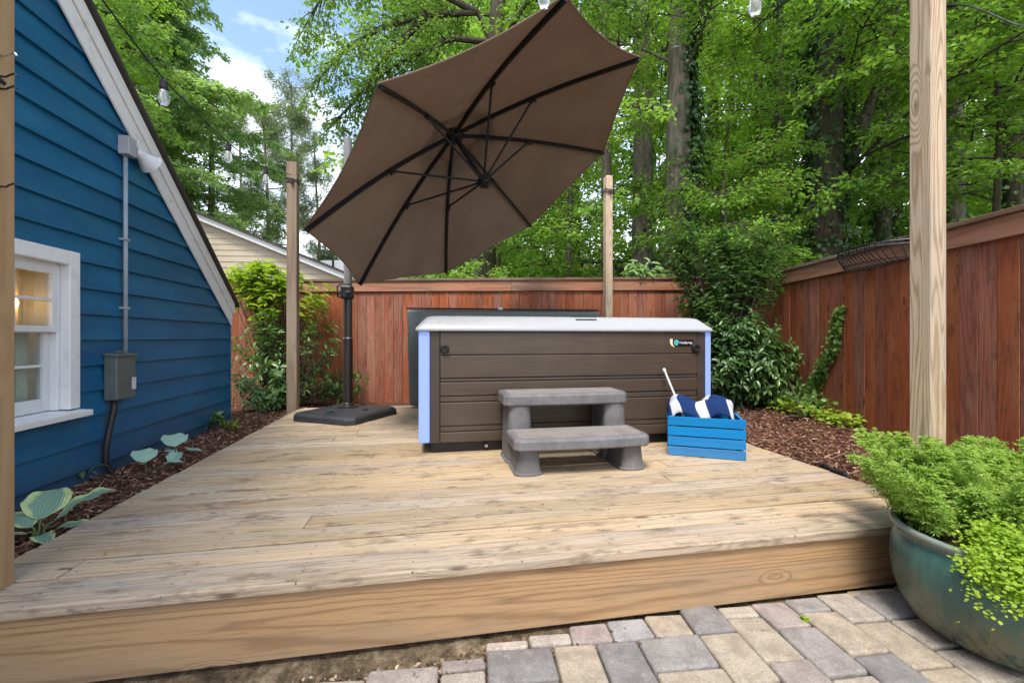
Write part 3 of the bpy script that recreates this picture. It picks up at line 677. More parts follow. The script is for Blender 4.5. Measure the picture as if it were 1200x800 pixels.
# ------------------------------------------------------------------ fences
def fence(nm, label, P0, Dv, length, z_bot, ztop, side):
    """side: +1/-1 sign of the normal (to the left of Dv) facing the garden"""
    nrm = np.array([-Dv[1], Dv[0]]) * side; t = thing(nm, label, 'fence', (P0[0], P0[1], -.1), math.atan2(Dv[1], Dv[0]))
    b = MB(); s = 0.; rr = random.Random(int(length * 100)); sg = side
    while s < length:
        wd = rr.uniform(.122, .136); g = rr.uniform(.002, .006); yo = rr.uniform(-.003, .003)
        zb = float(gz(P0[0] + Dv[0] * s, P0[1] + Dv[1] * s)) - .06 if z_bot is None else z_bot
        b.box(s + g, min(s + wd, length), sg * (0.0) + yo, sg * .018 + yo, zb + .1, ztop - .05 + .1) if sg > 0 else b.box(s + g, min(s + wd, length), -.018 + yo, yo, zb + .1, ztop - .05 + .1)
        s += wd
    b.build('board_panel', M['fence'], t, bevel=.002)
    y0, y1 = sorted((sg * .024, sg * .046))
    b = MB(); s = 0
    while s < length - .05:
        e = min(length, s + 2.4); b.box(s + .001, e - .001, y0, y1, ztop - .145 + .1, ztop - .001 + .1); s = e
    b.build('trim_board', M['fence_trim'], t, bevel=.003)
    b = MB(); s = 0; ya, yb = sorted((sg * .065, -sg * .09))
    while s < length - .05:
        e = min(length, s + 2.4); b.box(s + .001, e - .001, ya, yb, ztop + .1, ztop + .036 + .1); s = e
    b.build('cap_rail', M['fence_cap'], t, bevel=.004)
    b = MB(); y0, y1 = sorted((-sg * .004, -sg * .044))
    for zz in (.25, .85, 1.45): MB().box(0, length, y0, y1, zz, zz + .085).build('back_rail', M['fence_cap'], t)
    y0, y1 = sorted((-sg * .045, -sg * .135))
    for q in np.arange(.1, length, 2.4): MB().box(q, q + .09, y0, y1, 0, ztop + .09).build('fence_post', M['fence_cap'], t, bevel=.004)
    return t
fence('wooden_fence', 'red stained board fence running behind the hot tub', FB0, FBD, 8.22, None, 1.66, -1)
fence('wooden_fence', 'red stained board fence along the right side behind the potted plant', FR0 - FRD * 3.2, FRD, 6.36, None, 1.66, 1)

# ------------------------------------------------------------------ umbrella
UP = np.array([-.93, 4.95, 0.])
um = thing('cantilever_umbrella', 'large brown cantilever umbrella tilted over the hot tub', 'umbrella', UP); uo = UP
# base: low black square with cut corners
bc = np.array([-.93, 4.90]); ang = R(-31); e1 = np.array([math.cos(ang), math.sin(ang)]); e2 = np.array([-math.sin(ang), math.cos(ang)])
def oct_(hw, cut_, z): return [(*(bc + e1 * a + e2 * b_), z) for a, b_ in ((-hw + cut_, -hw), (hw - cut_, -hw), (hw, -hw + cut_), (hw, hw - cut_), (hw - cut_, hw), (-hw + cut_, hw), (-hw, hw - cut_), (-hw, -hw + cut_))]
MB().loops([oct_(.40, .07, 0), oct_(.40, .07, .055), oct_(.375, .07, .078), oct_(.14, .05, .098)]).build('base', M['base'], um, uo, bevel=.008)
b = MB()
for sx, sy in ((1, 0), (-1, 0), (0, 1), (0, -1)):
    c1 = bc + e1 * sx * .24 + e2 * sy * .24; MB().lathe([(.03, .0), (.03, .014), (.022, .02)], (c1[0], c1[1], .083), 16).build('filler_cap', M['black'], um, uo)
MB().lathe([(.11, 0), (.11, .012), (.075, .02), (.062, .05), (.058, .055)], (UP[0], UP[1], .096), 28).build('pole_flange', M['pole'], um, uo)
MB().tube([(UP[0], UP[1], .1), (UP[0], UP[1], .85)], .05, 20).build('pole', M['pole'], um, uo, smooth=False)
MB().tube([(UP[0], UP[1], .85), (UP[0], UP[1], 1.40)], .046, 20).build('pole', M['pole'], um, uo, smooth=False)
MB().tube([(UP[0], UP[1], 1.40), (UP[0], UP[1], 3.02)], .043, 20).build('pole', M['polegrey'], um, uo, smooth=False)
MB().lathe([(.0515, 0), (.0515, .012)], (UP[0], UP[1], .846), 20).build('pole_collar', M['steel'], um, uo)
CK = np.array([UP[0], UP[1] - .03, 1.345])
cr = MB().obox(CK, (.13, 0, 0), (0, .14, 0), (0, 0, .15)).build('crank_housing', M['black'], um, uo, bevel=.03, seg=4)
MB().tube([CK + q for q in [(-.04, -.08, -.06), (-.075, -.1, -.06), (-.085, -.1, .05), (-.04, -.1, .085), (.05, -.1, .075), (.07, -.1, .02)]], .009, 8).build('crank_handle', M['black'], cr, uo, smooth=True)
MB().lathe([(.03, -.02), (.036, 0), (.03, .02)], CK + np.array([.03, -.09, -.01]), 14).build('crank_knob', M['black'], cr, uo)
SC = 1.10
cen = np.array([0, 0, H]); S_ = lambda p: cen + (np.asarray(p) - cen) * SC
UC = S_([.432, 3.751, 2.204]); UN = np.array([-.4797, .2496, .8412]); UN /= np.linalg.norm(UN); UH = UC + UN * .557 * SC
TIP = [S_(q) for q in ([.734, 2.349, 2.792], [1.583, 3.138, 3.042], [1.758, 4.287, 2.801], [1.156, 5.121, 2.211], [.130, 5.153, 1.616], [-.719, 4.363, 1.366], [-.894, 3.215, 1.607], [-.292, 2.380, 2.198])]
def canopy(r0, r1, lift, nr=14, ns=12, sc=.032):
    b = MB(); vs = []; fs = []
    for kx in range(8):
        A, B = TIP[kx], TIP[(kx + 1) % 8]
        for i in range(nr + 1):
            r_ = r0 + (r1 - r0) * i / nr
            for j in range(ns + 1):
                s_ = j / ns; edge = 1 - sc * 4 * s_ * (1 - s_) * (r_ / r1) ** 2
                q = A + (B - A) * s_; rr_ = r_ * edge
                P = UH + (q - UH) * rr_ + UN * (lift + .05 * math.sin(math.pi * r_) - .035 * 4 * s_ * (1 - s_) * r_)
                vs.append(P)
        o = kx * (nr + 1) * (ns + 1)
        for i in range(nr):
            for j in range(ns):
                a_ = o + i * (ns + 1) + j; fs.append((a_, a_ + 1, a_ + ns + 2, a_ + ns + 1))
    b.add(vs, fs); return b
def weld(o, d=1e-4):
    bm = bmesh.new(); bm.from_mesh(o.data); bmesh.ops.remove_doubles(bm, verts=bm.verts, dist=d); bm.to_mesh(o.data); bm.free()
cn = canopy(.17, 1., .012).build('canopy', M['umb'], um, uo); weld(cn)
vt = canopy(.0, .27, .075, nr=5, sc=.03).build('vent', M['umb'], cn, uo); weld(vt)
for o in (cn, vt):
    m = o.modifiers.new('thick', 'SOLIDIFY'); m.thickness = .004; m.offset = 1
# hem along the edge
hem = MB()
for kx in range(8):
    A, B = TIP[kx], TIP[(kx + 1) % 8]; pts = []
    for j in range(13):
        s_ = j / 12; q = A + (B - A) * s_; pts.append(UH + (q - UH) * (1 - .128 * s_ * (1 - s_)) + UN * (.010 - .14 * s_ * (1 - s_)))
    hem.tube(pts, .007, 5)
hem.build('hem', M['umb'], cn, uo)
RUN = UC + UN * .02
for kx in range(8):
    T = TIP[kx]; mid = lambda r_: UH + (T - UH) * r_ + UN * .05 * math.sin(math.pi * r_)
    b = MB()
    for i in range(10):
        r_a, r_b = .03 + .96 * i / 10, .03 + .96 * (i + 1) / 10 + .003; b.bar(mid(r_a) - UN * .014, mid(r_b) - UN * .014, .022, .034, UN)
    rb = b.build('rib', M['rib'], um, uo)
    J = mid(.46) - UN * .035
    MB().tube([RUN + unit(J - RUN) * .05, J], .0105, 8).build('strut', M['rib'], rb, uo)
    MB().obox(J + UN * .004, unit(T - UH) * .07, unit(np.cross(T - UH, UN)) * .034, UN * .05).build('rib_joint', M['rib'], rb, uo, bevel=.006)
def disc(c, r_, h0, h1, seg=20):
    u = unit(np.cross(UN, (0, 1., 0))); v_ = np.cross(UN, u)
    return MB().loops([[c + UN * z_ + r_ * (math.cos(a) * u + math.sin(a) * v_) for a in np.linspace(0, 6.2832, seg, endpoint=False)] for z_ in (h0, h1)])
disc(UH, .075, -.07, .02).build('hub', M['rib'], um, uo, bevel=.01)
disc(RUN, .06, -.035, .035).build('runner', M['rib'], um, uo, bevel=.008)
MB().tube([UH, RUN - UN * .07], .021, 12).build('shaft', M['rib'], um, uo)
top = np.array([UP[0], UP[1], 2.62])
MB().tube([top, (top + UH + UN * .2) / 2 + np.array([0, 0, .02]), UH + UN * .12], .03, 12).build('boom', M['pole'], um, uo, smooth=True)
MB().tube([UH + UN * .01, UH + UN * .13], .02, 10).build('finial', M['rib'], um, uo)

# ------------------------------------------------------------------ hot tub
TX0, TX1, TY0, TY1 = -.115, 2.255, 3.22, 5.30
tub = thing('hot_tub', 'brown panelled hot tub with pale grey rim', 'hot tub', ((TX0 + TX1) / 2, TY0, 0)); to = tub.location
MB().box(TX0 + .09, TX1 - .09, TY0 + .05, TY1 - .06, .0, .078).build('base', M['black'], tub, to, bevel=.004)
zs = [.078, .158, .2, .377, .4226, .527, .554, .726, .9]
b = MB()
for (x0, x1, y0, y1, fx) in ((TX0 + .155, TX1 - .125, TY0, TY0 + .03, 0), (TX0 + .155, TX1 - .155, TY1 - .03, TY1, 0)):
    for a, c in zip(zs[:-1], zs[1:]):
        pr = .006 if c - a < .06 else 0
        b.box(x0, x1, y0 + pr, y1, a + .0015, c - .0015)
for (x0, x1) in ((TX0, TX0 + .03), (TX1 - .03, TX1)):
    for a, c in zip(zs[:-1], zs[1:]): b.box(x0, x1, TY0 + .155, TY1 - .155, a + .002, c - .002)
b.build('side_panel', M['panel'], tub, to, bevel=.007)
MB().box(TX0 + .035, TX1 - .035, TY0 + .031, TY1 - .031, .0785, .9).build('shell', M['black'], tub, to)
for q in ((TX0 + .083, TX0 + .153, TY0 + .001, TY0 + .03), (TX1 - .123, TX1 - .052, TY0 + .001, TY0 + .03), (TX0 + .001, TX0 + .03, TY0 + .083, TY0 + .153), (TX1 - .03, TX1 - .001, TY0 + .083, TY0 + .153)):
    MB().box(*q, .079, .9).build('corner_trim', M['tubtrim'], tub, to, bevel=.004)
for x0, x1 in ((TX0, TX0 + .081), (TX1 - .05, TX1)):
    MB().box(x0, x1, TY0 - .002, TY0 + .08, .082, .903).build('light_strip', M['strip'], tub, to, bevel=.012, seg=4)
def rrect(x0, x1, y0, y1, r_, z, n=7):
    out = []
    for cx_, cy_, a0 in ((x1 - r_, y0 + r_, -90), (x1 - r_, y1 - r_, 0), (x0 + r_, y1 - r_, 90), (x0 + r_, y0 + r_, 180)):
        for i in range(n + 1): a = R(a0 + 90 * i / n); out.append((cx_ + r_ * math.cos(a), cy_ + r_ * math.sin(a), z))
    return out
def rl(ins, r_, z): return rrect(TX0 + ins, TX1 - ins, TY0 + ins, TY1 - ins, r_, z)
MB().loops([rl(.04, .03, .902), rl(-.02, .04, .904), rl(-.024, .045, .915), rl(-.018, .05, .932), rl(.03, .07, .985), rl(.055, .08, 1.012), rl(.09, .10, 1.022), rl(.24, .2, 1.018), rl(.275, .22, 1.0), rl(.30, .25, .90), rl(.36, .3, .45)], cap1=True).build('rim', M['lip'], tub, to, smooth=True)
MB().add(rl(.302, .25, .88), [tuple(range(32))]).build('water', M['water'], tub, to)
cp = np.array([1.18, TY0 + .06, 1.016])
MB().hexa([(1.10, TY0 + .036, .9935), (1.27, TY0 + .036, .9935), (1.30, TY0 + .11, 1.0245), (1.07, TY0 + .11, 1.0245), (1.10, TY0 + .033, .998), (1.27, TY0 + .033, .998), (1.30, TY0 + .107, 1.031), (1.07, TY0 + .107, 1.031)]).build('control_panel', M['black'], tub, to, bevel=.003)
# latch on the left, round speaker knob and label on the right
def knob(x, z, r_, nm, holes=True):
    a_ = np.linspace(0, 6.2832, 24, endpoint=False)
    o = MB().loops([[(x + rr_ * math.cos(q), TY0 - d_, z + rr_ * math.sin(q)) for q in a_] for rr_, d_ in ((r_, -.002), (r_, .012), (r_ * .85, .02), (r_ * .6, .021), (r_ * .5, .012))][::1]).build(nm, M['black'], tub, to, smooth=False)
    return o
knob(TX0 + .19, .772, .034, 'latch'); 
o = MB()
for q in np.linspace(0, 6.2832, 7)[:-1]: o.obox((TX0 + .19 + .024 * math.cos(q), TY0 - .02, .772 + .024 * math.sin(q)), (.012, 0, 0), (0, .012, 0), (0, 0, .012))
o.build('latch_grip', M['black'], tub, to, bevel=.003)
knob(TX1 - .145, .772, .036, 'speaker_knob')
badge = MB().box(TX1 - .345, TX1 - .165, TY0 - .006, TY0 + .001, .789, .842).build('badge', plain('badge_black', (.006, .006, .008), .3, bump=0), tub, to, bevel=.004)
k = NT('badge_globe'); p = k.obj(); M['globe'] = k.set(k.mix(k.mr(k.noise(p, 60, 2), .45, .55), (.03, .25, .5), (.1, .55, .35)), .4)
a_ = np.linspace(0, 6.2832, 20, endpoint=False); gx_, gz_ = TX1 - .318, .815
MB().loops([[(gx_ + r_ * math.cos(q), TY0 - d_, gz_ + r_ * math.sin(q)) for q in a_] for r_, d_ in ((.023, .0055), (.023, .008), (.015, .0095))]).build('emblem', M['globe'], badge, to)
MB().prism([(gx_ - .055, TY0 - .0015, gz_ + .032), (gx_ - .032, TY0 - .0015, gz_ + .032), (gx_ - .032, TY0 - .0015, gz_ - .012), (gx_ - .018, TY0 - .0015, gz_ - .026), (gx_ - .018, TY0 - .0015, gz_ - .038), (gx_ - .045, TY0 - .0015, gz_ - .02), (gx_ - .055, TY0 - .0015, gz_)], (0, -.003, 0)).build('emblem', plain('cream_mark', (.75, .65, .38), .5, bump=0), badge, to)
def text_mesh(s, size, mat, parent, loc, name='lettering'):
    cu = bpy.data.curves.new(name, 'FONT'); cu.body = s; cu.size = size; cu.extrude = .0012; cu.align_x = 'LEFT'; cu.align_y = 'CENTER'
    tmp = bpy.data.objects.new('tmp', cu); COL.objects.link(tmp); dg = bpy.context.evaluated_depsgraph_get()
    me = bpy.data.meshes.new_from_object(tmp.evaluated_get(dg)); bpy.data.objects.remove(tmp); me.name = name
    o = finish(me, name, mat, parent); o.rotation_euler = (R(90), 0, 0); o.location = loc; return o
text_mesh('HotSpring', .027, plain('white_ink', (.8, .8, .8), .5, bump=0), badge, (gx_ + .028 - to[0], TY0 - .0075 - to[1], gz_))
# drain valve on the base
b = MB(); b.tube([(.385, TY0 + .055, .04), (.385, TY0 + .03, .04)], .024, 12); b.build('drain_valve', M['black'], tub, to)
MB().tube([(.385, TY0 + .03, .04), (.385, TY0 + .018, .04)], .012, 10).build('drain_cap', M['steel'], tub, to)
# folded cover hanging behind the tub
cv = thing('tub_cover', 'folded dark vinyl spa cover hanging behind the hot tub', 'tub cover', (.9, 5.45, 0)); co = cv.location
MB().hexa([(-.30, 5.345, .03), (2.12, 5.345, .03), (2.12, 5.435, .03), (-.30, 5.435, .03), (-.33, 5.345, 1.19), (2.14, 5.345, 1.19), (2.14, 5.465, 1.19), (-.33, 5.465, 1.19)]).build('cover_panel', M['cover'], cv, co, bevel=.03, seg=4)
MB().hexa([(-.28, 5.445, .03), (2.10, 5.445, .03), (2.10, 5.525, .03), (-.28, 5.525, .03), (-.32, 5.475, 1.205), (2.13, 5.475, 1.205), (2.13, 5.575, 1.205), (-.32, 5.575, 1.205)]).build('cover_panel', M['coverdark'], cv, co, bevel=.03, seg=4)
MB().tube([(-.34, 5.47, 1.218), (2.15, 5.47, 1.218)], .011, 8).build('lifter_bar', M['coverdark'], cv, co, smooth=True)
MB().box(.80, .86, 5.44, 5.5, 1.207, 1.245).build('strap_clip', M['paper'], cv, co, bevel=.006)

# ------------------------------------------------------------------ steps
st = thing('spa_steps', 'grey plastic two tier step stool in front of the hot tub', 'steps', (.92, 2.86, 0)); so_ = st.location
def side_col(x0, x1, y0, y1, z1, fl):
    # column that flares to the floor, rounded towards the front
    def ring(e, z): 
        out = []; n = 8; r_ = (x1 - x0) / 2 + e; cxm = (x0 + x1) / 2
        for i in range(n + 1): a = R(180 + 180 * i / n); out.append((cxm + r_ * math.cos(a), y0 + r_ * .55 - e * .2 + r_ * .55 * math.sin(a), z))
        out += [(cxm + r_, y1, z), (cxm - r_, y1, z)]
        return out
    b = MB(); b.loops([ring(fl + .012, 0), ring(fl + .012, .012), ring(fl, .018), ring(fl * .5, z1 * .5), ring(0, z1)]); return b
for x0, x1 in ((.50, .66), (1.19, 1.35)):
    side_col(x0 + .02, x1 - .02, 2.60, 2.86, .165, .02).build('leg', M['step'], st, so_, bevel=.004)
    side_col(x0, x1 - .01, 2.865, 3.14, .395, .012).build('leg', M['step'], st, so_, bevel=.004)
def tread(x0, x1, y0, y1, z0, z1, bow):
    def ring(ins, z, n=10):
        pts = []
        c_ = .03
        for i in range(n + 1):
            s_ = i / n; pts.append((x0 + ins + c_ + (x1 - x0 - 2 * ins - 2 * c_) * s_, y0 + ins - bow * 4 * s_ * (1 - s_), z))
        pts += [(x1 - ins, y0 + ins + c_ * 1.2, z), (x1 - ins, y1 - ins, z), (x0 + ins, y1 - ins, z), (x0 + ins, y0 + ins + c_ * 1.2, z)]
        return pts
    return MB().loops([ring(.012, z0), ring(.0, z0 + .008), ring(.002, z1 - .018), ring(.01, z1 - .005), ring(.022, z1)]), MB().loops([ring(.04, z1 - .002), ring(.042, z1 + .002)])
for args, nm in (((.475, 1.375, 2.56, 2.90, .163, .237, .02), 'lower_tread'), ((.46, 1.36, 2.86, 3.17, .392, .474, .012), 'upper_tread')):
    a_, b_ = tread(*args); t_ = a_.build('tread', M['step'], st, so_, bevel=.004); b_.build('grip_mat', M['tread'], t_, so_)

# ------------------------------------------------------------------ crate, towel, rod
A0 = np.array([1.677, 2.895]); B0 = np.array([2.123, 2.648]); dv = (B0 - A0); CL = float(np.linalg.norm(dv)); ca = math.atan2(dv[1], dv[0]); CD, CHt = .30, .285
crt = thing('wooden_crate', 'bright blue slatted wooden crate at the hot tub corner', 'crate', (A0[0], A0[1], 0), ca)
def slats(y0, y1, nm, x0=0, x1=CL):
    b = MB(); hs_ = (CHt - .012) / 4
    for i in range(4): b.box(x0, x1, y0, y1, .004 + i * (hs_ + .004), .004 + i * (hs_ + .004) + hs_ - .004)
    return b.build(nm, M['crate'], crt, bevel=.0025)
slats(0, .011, 'front_slats'); slats(CD - .011, CD, 'back_slats')
for x0 in (.013, CL - .031): MB().box(x0, x0 + .018, .012, CD - .012, .006, CHt).build('end_panel', M['crate'], crt, bevel=.003)
MB().box(.033, CL - .033, .014, CD - .014, .006, .016).build('bottom', M['crate'], crt)
# towel: a folded sheet bulging out of the crate (local coordinates of the crate)
tw = np.array([(.03, .10), (.02, .22), (.00, .30), (.005, .365), (.055, .425), (.125, .425), (.175, .385), (.205, .36), (.24, .385), (.30, .425), (.37, .435), (.43, .40), (.452, .33), (.445, .16)])
def rs(P, n):
    for _ in range(3):
        Q = [P[0]]
        for a_, b_ in zip(P[:-1], P[1:]): Q += [a_ * .75 + b_ * .25, a_ * .25 + b_ * .75]
        Q.append(P[-1]); P = np.array(Q)
    d_ = np.r_[0, np.cumsum(np.linalg.norm(np.diff(P, axis=0), axis=1))]; s_ = np.linspace(0, d_[-1], n)
    return np.stack([np.interp(s_, d_, P[:, i]) for i in range(2)], 1)
nu, nvv = 90, 34; pth = rs(tw, nu)
tl = thing('beach_towel', 'navy and white striped towel bulging from the blue crate', 'towel', (A0[0], A0[1], .02), ca)
vs = np.zeros((nvv, nu, 3)); 
for j in range(nvv):
    f = j / (nvv - 1); yy = .022 + .25 * f; arch = (1 - abs(2 * f - 1) ** 3.0)
    fr_ = (1 - .95 * (1 - arch) * .9)
    for i in range(nu):
        x_, z_ = pth[i]; u_ = i / nu
        wv_ = .012 * math.sin(u_ * 19 + f * 5) * math.sin(f * 9 + 1) + .008 * math.sin(u_ * 41 + f * 13)
        zz = .10 + (z_ - .10) * (.62 + .38 * arch) + wv_
        vs[j, i] = (x_ + .006 * math.sin(f * 7 + u_ * 5), yy + .01 * math.sin(u_ * 23), zz - .02)
ii = (np.arange(nvv - 1)[:, None] * nu + np.arange(nu - 1)[None]).ravel()
two = npmesh('cloth', vs.reshape(-1, 3), np.stack([ii, ii + 1, ii + nu + 1, ii + nu], 1), 4, M['towel'], tl, smooth=True)
uvl = two.data.uv_layers.new(name='u'); li = np.zeros(len(two.data.loops), np.int32); two.data.loops.foreach_get('vertex_index', li)
uu = (li % nu) / nu + .05 * ((li // nu) / nvv > .5) * 0 + .03 * np.sin((li // nu) / nvv * 6)
uvl.data.foreach_set('uv', np.stack([uu, (li // nu) / nvv], 1).astype(np.float32).ravel())
m = two.modifiers.new('thick', 'SOLIDIFY'); m.thickness = .012; m.offset = -1
p0 = at(778.5, 3.44, 433.5); p1 = at(797, 3.22, 478); 
rd = thing('white_rod', 'thin white rod leaning out of the blue crate against the tub', 'rod', p1)
dr_ = unit(p1 - p0)
MB().tube([p0, p1 + dr_ * .14], .008, 8).build('shaft', M['chrome'], rd, p1, smooth=True)
MB().tube([p0 - dr_ * .012, p0 + dr_ * .022], .012, 10).build('tip', M['chrome'], rd, p1, smooth=True)

# ------------------------------------------------------------------ pot and its plants
PC = np.array([2.09, 1.262, -.272])
pt_ = thing('plant_pot', 'large teal glazed pot on the pavers beside the deck', 'pot', PC)
prof = [(.0, 0), (.19, 0), (.215, .012), (.258, .045), (.290, .10), (.310, .17), (.318, .24), (.314, .30), (.304, .35), (.298, .364), (.308, .372), (.318, .385), (.313, .398), (.297, .398), (.285, .385), (.28, .34)]
MB().lathe(prof, seg=72, wob=.006).build('bowl', M['pot'], pt_, smooth=True)
MB().lathe([(.0, .34), (.288, .34), (.288, .345), (.15, .362), (.0, .366)], seg=40).build('potting_soil', M['soil'], pt_)
fp = thing('feathery_plant', 'feathery light green plant filling the teal pot', 'plant', PC + np.array([0, 0, .36]))
Cc, Dd, Nn_, Ll = [], [], [], []; stems = MB()
for i in range(230):
    a = rng.uniform(0, 6.28); r0 = .27 * math.sqrt(rng.uniform(0.02, 1)); base = np.array([r0 * math.cos(a), r0 * math.sin(a), .0])
    out = np.array([math.cos(a), math.sin(a), 0]); hgt = rng.uniform(.15, .33) * (1.1 if rng.uniform() < .2 else 1)
    front = 3.0 < a < 5.9; leftrim = 2.0 < a < 3.0
    if front and r0 > .13: continue
    if front: hgt *= .8
    if leftrim and r0 > .2 and rng.uniform() < .5: continue
    lean = .3 + .75 * (r0 / .27) ** 2
    tip = base + np.array([0, 0, hgt]) + out * hgt * lean * .75 + rng.normal(0, .02, 3)
    mid = (base + tip) / 2 + np.array([0, 0, hgt * .15])
    nL = int(52 + hgt * 90); s_ = np.linspace(.12, 1, nL)
    P = ((1 - s_) ** 2)[:, None] * base + (2 * s_ * (1 - s_))[:, None] * mid + (s_ ** 2)[:, None] * tip
    if i % 2 == 0: stems.tube(P[::max(1, nL // 5)], .0018, 4, caps=False)
    fr = unit(np.stack([rng.normal(0, 1, nL), rng.normal(0, 1, nL), rng.normal(.25, .5, nL)], 1))
    ln = (.052 * np.sin(np.pi * np.clip(s_ * .8 + .16, 0, 1)) + .01)
    # each frond: a little axis with leaflets on both sides
    for q in range(5):
        c0 = P + fr * (ln * (q + .4) / 5)[:, None]; sd_ = unit(np.cross(fr, (0, 0, 1.)) + rng.normal(0, .25, (nL, 3)))
        for sg in (-1, 1):
            Cc.append(c0); Dd.append(sd_ * sg + fr * .8 + rng.normal(0, .2, (nL, 3))); Nn_.append(np.array([0, 0, 1.]) + rng.normal(0, .4, (nL, 3))); Ll.append(np.full(nL, .020) * rng.uniform(.6, 1.3, nL) * (1.2 - q * .12))
Cc, Dd, Nn_, Ll = map(np.concatenate, (Cc, Dd, Nn_, Ll))
leaves('foliage', Cc, Dd, Nn_, Ll, .26, M['l_fern'], fp); stems.build('stems', M['stem'], fp)
tc_ = thing('trailing_plant', 'bright green small leaved plant spilling over the pot rim', 'plant', PC + np.array([.15, -.15, .38]))
Cc, Dd, Nn_, Ll = [], [], [], []
for i in range(700):
    a = rng.uniform(3.45, 5.0); out = np.array([math.cos(a), math.sin(a), 0]); rr_ = rng.uniform(.10, .40); z_ = .36 + .10 * math.sin(min(1, rr_ / .30) * 2.2) * rng.uniform(.3, 1.1)
    if a < 3.5 and rng.uniform() < .5: continue
    if rr_ > .31: z_ = .40 - rng.uniform(0, 1) * (rr_ - .29) * 1.2
    c_ = out * rr_ + np.array([0, 0, z_]); n_ = 20
    off = rng.normal(0, .026, (n_, 3)); 
    Cc.append(c_ + off - np.array([.15, -.15, .38])); az = rng.uniform(0, 6.28, n_); Dd.append(np.stack([np.cos(az), np.sin(az), rng.normal(-.1, .3, n_)], 1)); Nn_.append(np.array([0, 0, 1.]) + out * .5 + rng.normal(0, .3, (n_, 3))); Ll.append(rng.uniform(.009, .017, n_))
Cc, Dd, Nn_, Ll = map(np.concatenate, (Cc, Dd, Nn_, Ll))
leaves('foliage', Cc, Dd, Nn_, Ll, .85, M['l_clover'], tc_, hi=True, fold=.05, curl=.1)

# ------------------------------------------------------------------ wire planter on the right fence
wp_s0, wp_s1 = .72, 1.47
def onR(s, off, z): p = FR0 + FRD * s + np.array([-.9755, .22]) * off; return np.array([p[0], p[1], z])
wb = thing('wire_planter', 'black wire basket planter hooked on the fence top', 'planter', onR(1.1, .1, 1.5)); wo = wb.location
b = MB(); bw = .20
rim = [onR(wp_s0 + (wp_s1 - wp_s0) * q, .07 + bw * (1 - abs(2 * q - 1) ** 4), 1.655) for q in np.linspace(0, 1, 21)]
b.tube(rim, .007, 6); b.tube([p_ + np.array([0, 0, -.03]) for p_ in rim], .006, 6); b.tube([onR(wp_s0, .07, 1.655), onR(wp_s1, .07, 1.655)], .006, 6)
rimp = b.build('rim', M['wire'], wb, wo)
b = MB()
for q in np.linspace(.04, .96, 17):
    s_ = wp_s0 + (wp_s1 - wp_s0) * q; dep = .07 + bw * (1 - abs(2 * q - 1) ** 4)
    b.tube([onR(s_, dep, 1.655), onR(s_, dep - .01, 1.58), onR(s_, dep * .75, 1.52), onR(s_, dep * .4 + .03, 1.49), onR(s_, .062, 1.485)], .0045, 5)
for dz, kq in ((1.52, .75), (1.492, .45)):
    b.tube([onR(wp_s0 + (wp_s1 - wp_s0) * q, (.07 + bw * (1 - abs(2 * q - 1) ** 4)) * kq + .005, dz) for q in np.linspace(.03, .97, 18)], .0045, 5)
b.build('wire_bars', M['wire'], wb, wo)
for q in np.linspace(.06, .94, 7):
    s_ = wp_s0 + (wp_s1 - wp_s0) * q; MB().tube([onR(s_, .07, 1.655), onR(s_, .07, 1.702), onR(s_, -.03, 1.703)], .005, 5).build('fence_hook', M['wire'], wb, wo)

# ------------------------------------------------------------------ plants
def shoot_shrub(name, label, base, shoots, leafL, leafW, mat, cat='shrub', lpt=9, group=None, stem_r=.007, up=.35, droop=.1, hi=True, mats=None):
    """shoots: list of (tip point); stems grow from the base to each tip, leaves whorl on the last part"""
    base = np.asarray(base, float); t = thing(name, label, cat, base, group=group)
    Cc, Dd, Nn_, Ll = [], [], [], []; stems = MB()
    for tip in shoots:
        tip = np.asarray(tip, float) - base; b0 = rng.normal(0, .05, 3) * np.array([1, 1, 0])
        mid = b0 * .3 + tip * np.array([.42, .42, .55]) + rng.normal(0, .05, 3)
        s_ = np.linspace(0, 1, 7); P = ((1 - s_) ** 2)[:, None] * b0 + (2 * s_ * (1 - s_))[:, None] * mid + (s_ ** 2)[:, None] * tip
        stems.tube(P, list(np.linspace(stem_r, stem_r * .35, 7)), 5, caps=False)
        d = unit(P[-1] - P[-2])
        n_ = lpt; ss = 1 - rng.uniform(0, 1, n_) ** 1.4 * min(.45, .34 / (np.linalg.norm(tip) + .01)); az = np.arange(n_) * 2.4 + rng.uniform(0, 6)
        Q = ((1 - ss) ** 2)[:, None] * b0 + (2 * ss * (1 - ss))[:, None] * mid + (ss ** 2)[:, None] * tip
        o1 = unit(np.cross(d, (0.3, .2, 1.))); o2 = np.cross(d, o1)
        rad = np.cos(az)[:, None] * o1 + np.sin(az)[:, None] * o2
        Cc.append(Q); Dd.append(rad + d * .45 + np.array([0, 0, -droop]) + rng.normal(0, .25, (n_, 3))); Nn_.append(d * .8 + np.array([0, 0, up * 2]) + rng.normal(0, .3, (n_, 3))); Ll.append(leafL * rng.uniform(.6, 1.2, n_))
    Cc, Dd, Nn_, Ll = map(np.concatenate, (Cc, Dd, Nn_, Ll))
    leaves('foliage', Cc, Dd, Nn_, Ll, leafW, mat, t, hi=hi)
    stems.build('stems', M['bark_dark'], t); return t
def blob(n, c, r, shell=.5):
    d = unit(rng.normal(0, 1, (n, 3))); q = (shell + (1 - shell) * rng.uniform(0, 1, (n, 1))); return np.asarray(c) + d * q * np.asarray(r)

